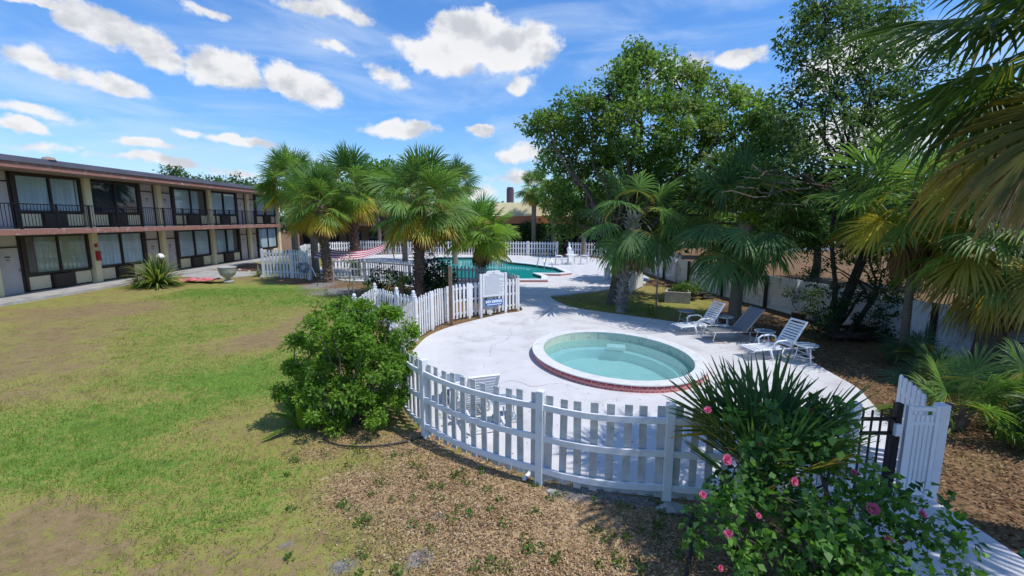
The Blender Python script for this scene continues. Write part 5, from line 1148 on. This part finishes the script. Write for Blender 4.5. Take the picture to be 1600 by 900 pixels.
def text(body, size, parent, loc, m, bold=.006):
    cu_ = bpy.data.curves.new('lettering', 'FONT'); cu_.body = body; cu_.size = size; cu_.align_x = 'CENTER'; cu_.align_y = 'CENTER'; cu_.extrude = .002; cu_.offset = bold
    to = bpy.data.objects.new('tmp', cu_); C.objects.link(to); bpy.context.view_layer.update(); me = bpy.data.meshes.new_from_object(to.evaluated_get(bpy.context.evaluated_depsgraph_get())); bpy.data.objects.remove(to)
    me.materials.clear(); me.materials.append(m); o = link('lettering', me, parent); o.location = loc; o.rotation_euler = (math.pi / 2, 0, 0); return o
text('NO DIVING', .125, nd, (0, -.010, .035), M['signwhite'])
mb = MB(); x = -.27
while x < .25: l_ = rnd.uniform(.03, .07); mb.box((x + l_ / 2, -.008, -.065), (l_, .004, .028)); x += l_ + .015
build('small_print', mb, M['signwhite'], nd)
# ------------------------------------------------------------------ posts, pole, planter, bits
def single(name, mb, m, label, cat, loc, group=None, smooth=False, bevel=0, rz=0):
    o = build(name, mb, m, None, smooth, bevel); o.location = (loc[0], loc[1], loc[2] if len(loc) > 2 else 0); o.rotation_euler = (0, 0, rz); return tag(o, label, cat, group)
mb = MB(); mb.box((0, 0, .95), (.11, .11, 1.95)); single('wooden_post', mb, M['wood'], 'bare reddish wooden post rising above the curved fence left of the rules sign', 'post', G(705, 507), bevel=.01)
mb = MB(); mb.box((0, 0, .6), (.16, .16, 1.3)); single('wooden_post', mb, M['wood'], 'short wooden post among the lime shrub behind the curved fence', 'post', G(628, 470), bevel=.01)
mb = MB(); mb.tube([(0, 0, -.05), (0, 0, 1.2), (.05, 0, 2.6)], .028, 8); mb.lathe([(.07, 0), (.05, .05), (.03, .06)], n=10); single('garden_pole', mb, M['wood'], 'thin brown metal pole on the grass edge between the two nearer palms', 'pole', G(1024, 500), smooth=True)
pl = empty('planter_box', (*G(1058, 470), 0), 'square grey concrete block planter on the grass under the palms', 'planter', rz=R(-20)); mb = MB()
for x, y, a, b in ((0, -.42, 1.0, .1), (0, .42, 1.0, .1), (-.45, 0, .1, .74), (.45, 0, .1, .74)): mb.box((x, y, .21), (a, b, .46))
build('wall', mb, M['stone'], pl, bevel=.01); mb = MB(); mb.box((0, 0, .18), (.8, .74, .3)); build('soil', mb, M['terra'], pl)
def heap(name, c_, label, n, ln, spread, m, cat, seed, h=.35):
    rnd.seed(seed); root = empty(name, (c_[0], c_[1], 0), label, cat)
    for i in range(n):
        mb = MB(); a = rnd.uniform(0, 3.14); x, y = rnd.uniform(-spread, spread), rnd.uniform(-spread * .6, spread * .6); z = .06 + rnd.uniform(0, h) * max(0, 1 - abs(x) / spread); d = Vector((math.cos(a), math.sin(a), rnd.uniform(-.2, .2))) * ln * rnd.uniform(.5, 1) / 2; c0 = Vector((x, y, z))
        mb.tube([c0 - d, c0 + Vector((0, 0, rnd.uniform(-.03, .05))), c0 + d], [.05, .055, .04], 7); build('branch', mb, M[m], root, True)
heap('brush_pile', G(1088, 467), 'small heap of pale and dark cut palm boots beside the planter', 26, .55, .5, 'darkwood', 'brush pile', 3)
heap('brush_pile', G(1332, 527), 'dark heap of cut logs and branches under the leaning evergreen', 26, 1.0, .8, 'darkwood', 'brush pile', 4, .3)
mb = MB(); mb.lathe([(.13, 0), (.17, .05), (.20, .30), (.22, .32), (.18, .33)], n=16); single('plant_pot', mb, M['terra'], 'dark round pot at the foot of the board fence', 'pot', G(1246, 503), smooth=True)
ur = empty('stone_urn', (*G(357, 441), 0), 'pale stone urn on the lawn left of the tall white fence', 'urn'); mb = MB(); mb.lathe([(.26, -.02), (.26, .08), (.2, .1), (.12, .16), (.10, .22)], n=20); build('foot', mb, M['stone'], ur, True)
mb = MB(); mb.lathe([(.10, .22), (.22, .3), (.36, .42), (.42, .62), (.44, .80), (.47, .84), (.42, .86), (.38, .8), (.3, .6)], n=24); build('bowl', mb, M['stone'], ur, True)
# crumpled cloth
bm = bmesh.new(); bmesh.ops.create_grid(bm, x_segments=26, y_segments=14, size=1)
for v in bm.verts:
    x, y = v.co.x, v.co.y; v.co = Vector((x * .95 + .1 * math.sin(5 * y), y * .42 + .08 * math.sin(6 * x), .06 + .13 * abs(math.sin(4.1 * x + 2 * y)) * (1 - .6 * abs(y)) + .08 * abs(math.sin(7 * y + 3 * x))))
me = bpy.data.meshes.new('crumpled_cloth'); bm.to_mesh(me); bm.free(); me.materials.append(M['pinkcloth']); me.polygons.foreach_set('use_smooth', [True] * len(me.polygons)); o = link('crumpled_cloth', me); o.location = (*G(313, 441), 0); tag(o, 'crumpled pink and red cloth lying on the lawn beside the striped yucca', 'cloth')
# wreath
wr = empty('wreath', (*G(477, 437.3), 0), 'small blue and white wreath hung on the tall white fence', 'wreath'); V, Fq, T = [], [], []
k_ = 26; cl = np.array([(.24 * math.cos(i * math.tau / k_), -.12, .72 + .24 * math.sin(i * math.tau / k_), .09) for i in range(k_)]); V, Fq, t = clump_leaves(cl, 14, .09, [(.12, .2, .4), (.5, .55, .65), (.3, .35, .45)]); npmesh('ring', V, Fq, M['petal'], t, wr)
# paved strip and red bed beside the walkway
pv = sheet('garden_path', [tuple(map(float, G(*p))) for p in [(283, 433), (330, 436), (404, 430.5), (404, 425), (345, 424), (293, 421)]], [], .03, .1, M['concrete']); tag(pv, kind='structure')
rb = sheet('red_mulch_bed', [tuple(map(float, G(*p))) for p in [(340, 423), (404, 424.5), (412, 415), (400, 411), (372, 414)]], [], .03, .1, mat('red_mulch', (.22, .09, .05), (.12, .05, .03), 9, .95, .8, 40)); tag(rb, kind='structure')
for i, (px, py, s_) in enumerate([(395, 428, .14), (409, 434, .12), (389, 425, .1), (374, 423, .12)]):
    mb = MB(); mb.lathe([(.6 * s_, 0), (s_, .3 * s_), (.8 * s_, .9 * s_), (.3 * s_, 1.1 * s_)], n=8); single('edging_stone', mb, M['stone'], 'small pale stone edging the red mulch bed by the tall fence', 'stone', G(px, py), 'stones edging the red mulch bed', rz=i)
# hoses
def hose(pts, label, r=.014, m='hose'):
    P = [G(*p) for p in pts]; o = P[0]; sp = smooth_path([(p[0] - o[0], p[1] - o[1]) for p in P], 6); mb = MB(); mb.tube([(x, y, r) for x, y in sp], r, 8); return single('garden_hose', mb, M[m], label, 'hose', o, smooth=True)
hose([(505, 688), (530, 697), (580, 699), (630, 692), (664, 683)], 'black hose lying on the mulch from the round shrub to the fence post')
hose([(645, 652), (660, 664), (690, 679)], 'short piece of black hose tucked against the foot of the near fence')
hose([(1085, 800), (1076, 830), (1080, 860), (1073, 900), (1075, 930)], 'black hose running down the left side of the hibiscus', .018)
mb = MB(); mb.box((0, 0, .02), (.26, .05, .018)); single('broken_picket', mb, M['white'], 'snapped off piece of white picket lying on the mulch below the near fence', 'debris', G(825, 744), rz=1.1)
mb = MB(); mb.lathe([(.15, 0), (.16, .03), (.13, .05), (.03, .055)], n=24); single('valve_lid', mb, M['greenlid'], 'green round valve lid in the bottom right corner beside the walk', 'lid', (5.32, 4.02))
rnd.seed(8)
def rock(c_, s_, label, m='stone', flat=.5):
    bm = bmesh.new(); bmesh.ops.create_icosphere(bm, subdivisions=3, radius=1)
    from mathutils import noise as mn
    for v in bm.verts: k1 = 1 + .35 * mn.noise(v.co * 1.5 + Vector((c_[0], c_[1], 0))) + .12 * mn.noise(v.co * 5); v.co = Vector((v.co.x * s_[0] * k1, v.co.y * s_[1] * k1, max(-.02, v.co.z * s_[2] * k1)))
    me = bpy.data.meshes.new('rock'); bm.to_mesh(me); bm.free(); me.materials.append(M[m]); o = link('rock', me); o.location = (c_[0], c_[1], 0); return tag(o, label, 'rock')
rock(G(1050, 795), (.16, .10, .06), 'flat grey rock at the foot of the fence post with the palmetto', 'stone')
rock(G(862, 768), (.07, .04, .02), 'small flat pale rock below the near fence')
mb = MB(); mb.box((0, 0, .035), (.32, .22, .07)); o = single('yellow_cover', mb, mat('yellow_plastic', (.55, .33, .05), None, 3, .6), 'orange yellow box lid in the dirt behind the round shrub', 'lid', G(548, 476), bevel=.02)
mb = MB(); mb.box((0, 0, .75), (.10, .10, 1.5)); 
# flag-like white panels leaning near the oak: two pool skimmer style boxes
mb = MB(); mb.box((0, 0, .3), (.3, .3, .6)); mb.lathe([(.18, 0), (.19, .04), (.08, .07)], (0, 0, .6), 14); single('waste_bin', mb, M['plastic'], 'small white bin on the deck left of the oak trunk', 'bin', (*G(948, 438), DZ), bevel=.03)

# ------------------------------------------------------------------ ground cover (stuff)
def scatter(n, x0, x1, y0, y1, wfun, bias=1.6):
    X = nrs.uniform(x0, x1, n * 6); Y = y0 + (y1 - y0) * nrs.uniform(0, 1, n * 6) ** bias; ok = nrs.uniform(0, 1, n * 6) < wfun(X, Y); return X[ok][:n], Y[ok][:n]
def off_deck(X, Y): return ~inpoly(X, Y, DECK) & ~((X > 3.5) & (X < 5.2) & (Y < 5.1))
def nz(X, Y): return .5 + .25 * np.sin(X * 3.1 + np.sin(Y * 2.3) * 1.7) + .25 * np.sin(Y * 4.3 + np.sin(X * 2.9) * 2.1)
X, Y = scatter(95000, -16, 3.6, 2.7, 22, lambda x, y: off_deck(x, y) * np.clip(samp(green, x, y) * 2.6 - .35 + .5 * (nz(x, y) - .5), .03, 1) * (1 - .75 * samp(chips, x, y)))
n = len(X); c_ = np.c_[X, Y, np.full(n, -.01)]; d = unit(n); d[:, 2] = abs(d[:, 2]) + .5; up = unit(n); hgt = nrs.uniform(.022, .055, n) * (1 + 1.0 * (nz(X * 2.3, Y * 2.1) > .72))
V, Fq = leaves(c_, d, up, hgt, np.full(n, .009)); g_ = samp(green, X, Y)[:, None]
t = (np.array([[.10, .17, .022]]) * (.55 + g_ * 1.5) + np.array([[.24, .18, .06]]) * np.clip(.75 - g_ * 1.2, 0, 1)) * nrs.uniform(.7, 1.4, (n, 1)) / (.9)
tag(npmesh('lawn_grass', V, Fq, M['leaf'], t), kind='stuff')
X, Y = scatter(60000, -7, 3.6, 2.7, 10, lambda x, y: off_deck(x, y) * np.clip(samp(chips, x, y) * 1.2 - .15, 0, 1), 1.3)
n = len(X); c_ = np.c_[X, Y, nrs.uniform(-.012, .012, n)]; d = unit(n); d[:, 2] *= .25; up = np.tile([[0, 0, 1.0]], (n, 1)) + unit(n) * .4; L = nrs.uniform(.012, .040, n)
V, Fq = leaves(c_, d, up, L, L * .45); cols = np.array([(.36, .23, .12), (.48, .34, .19), (.24, .145, .075), (.56, .45, .30), (.16, .10, .06), (.42, .26, .13)])
tag(npmesh('wood_chips', V, Fq, M['dead'], cols[nrs.randint(0, 6, n)] * nrs.uniform(.8, 1.15, (n, 1))), kind='stuff')
X, Y = scatter(26000, 4.6, 11.2, 3, 15, lambda x, y: off_deck(x, y) * 1.0, 1.2)
n = len(X); c_ = np.c_[X, Y, nrs.uniform(-.01, .02, n)]; d = unit(n); d[:, 2] *= .2; up = np.tile([[0, 0, 1.0]], (n, 1)) + unit(n) * .4; L = nrs.uniform(.03, .09, n)
V, Fq = leaves(c_, d, up, L, L * .35); cols = np.array([(.26, .16, .085), (.18, .10, .055), (.36, .25, .14), (.11, .065, .04)])
tag(npmesh('leaf_litter', V, Fq, M['dead'], cols[nrs.randint(0, 4, n)]), kind='stuff')
X, Y = scatter(480, -2, 7, 5.5, 17, lambda x, y: inpoly(x, y, DECK) & ~inpoly(x, y, WADE_OUT), 1.0)
n = len(X); c_ = np.c_[X, Y, np.full(n, .056)]; d = unit(n); d[:, 2] = 0; up = np.tile([[0, 0, 1.0]], (n, 1)) + unit(n) * .2
V, Fq = leaves(c_, d, up, nrs.uniform(.02, .05, n), np.full(n, .018)); tag(npmesh('fallen_leaves', V, Fq, M['dead'], np.tile([[.18, .11, .06]], (n, 1))), kind='stuff')
mb = MB(); rnd.seed(77)
for i in range(130):
    x, y = rnd.uniform(-3.5, 2.2), rnd.uniform(3.2, 6.2)
    if not bool(off_deck(np.array([x]), np.array([y]))[0]): continue
    a = rnd.uniform(0, 6.28); L = rnd.uniform(.04, .2); mb.tube([(x, y, .012), (x + L * .5 * math.cos(a), y + L * .5 * math.sin(a), .02 + rnd.uniform(0, .015)), (x + L * math.cos(a + .3), y + L * math.sin(a + .3), .012)], rnd.uniform(.002, .005), 5)
tag(build('fallen_twigs', mb, M['wood']), kind='stuff')
# weeds in the mulch
X, Y = scatter(90, -3.5, 2, 3.4, 6.4, lambda x, y: off_deck(x, y) * np.clip(samp(chips, x, y) * .9, 0, 1), 1.0)
cl = np.c_[X, Y, np.full(len(X), .02), nrs.uniform(.03, .085, len(X))]; V, Fq, t = clump_leaves(cl, 26, .04, [(.07, .16, .02), (.10, .2, .03)], .5); V[:, 2] = np.maximum(V[:, 2], 0); tag(npmesh('mulch_weeds', V, Fq, M['leaf'], t), kind='stuff')
print('objects', len(bpy.data.objects), 'polys', sum(len(o.data.polygons) for o in bpy.data.objects if o.type == 'MESH'))
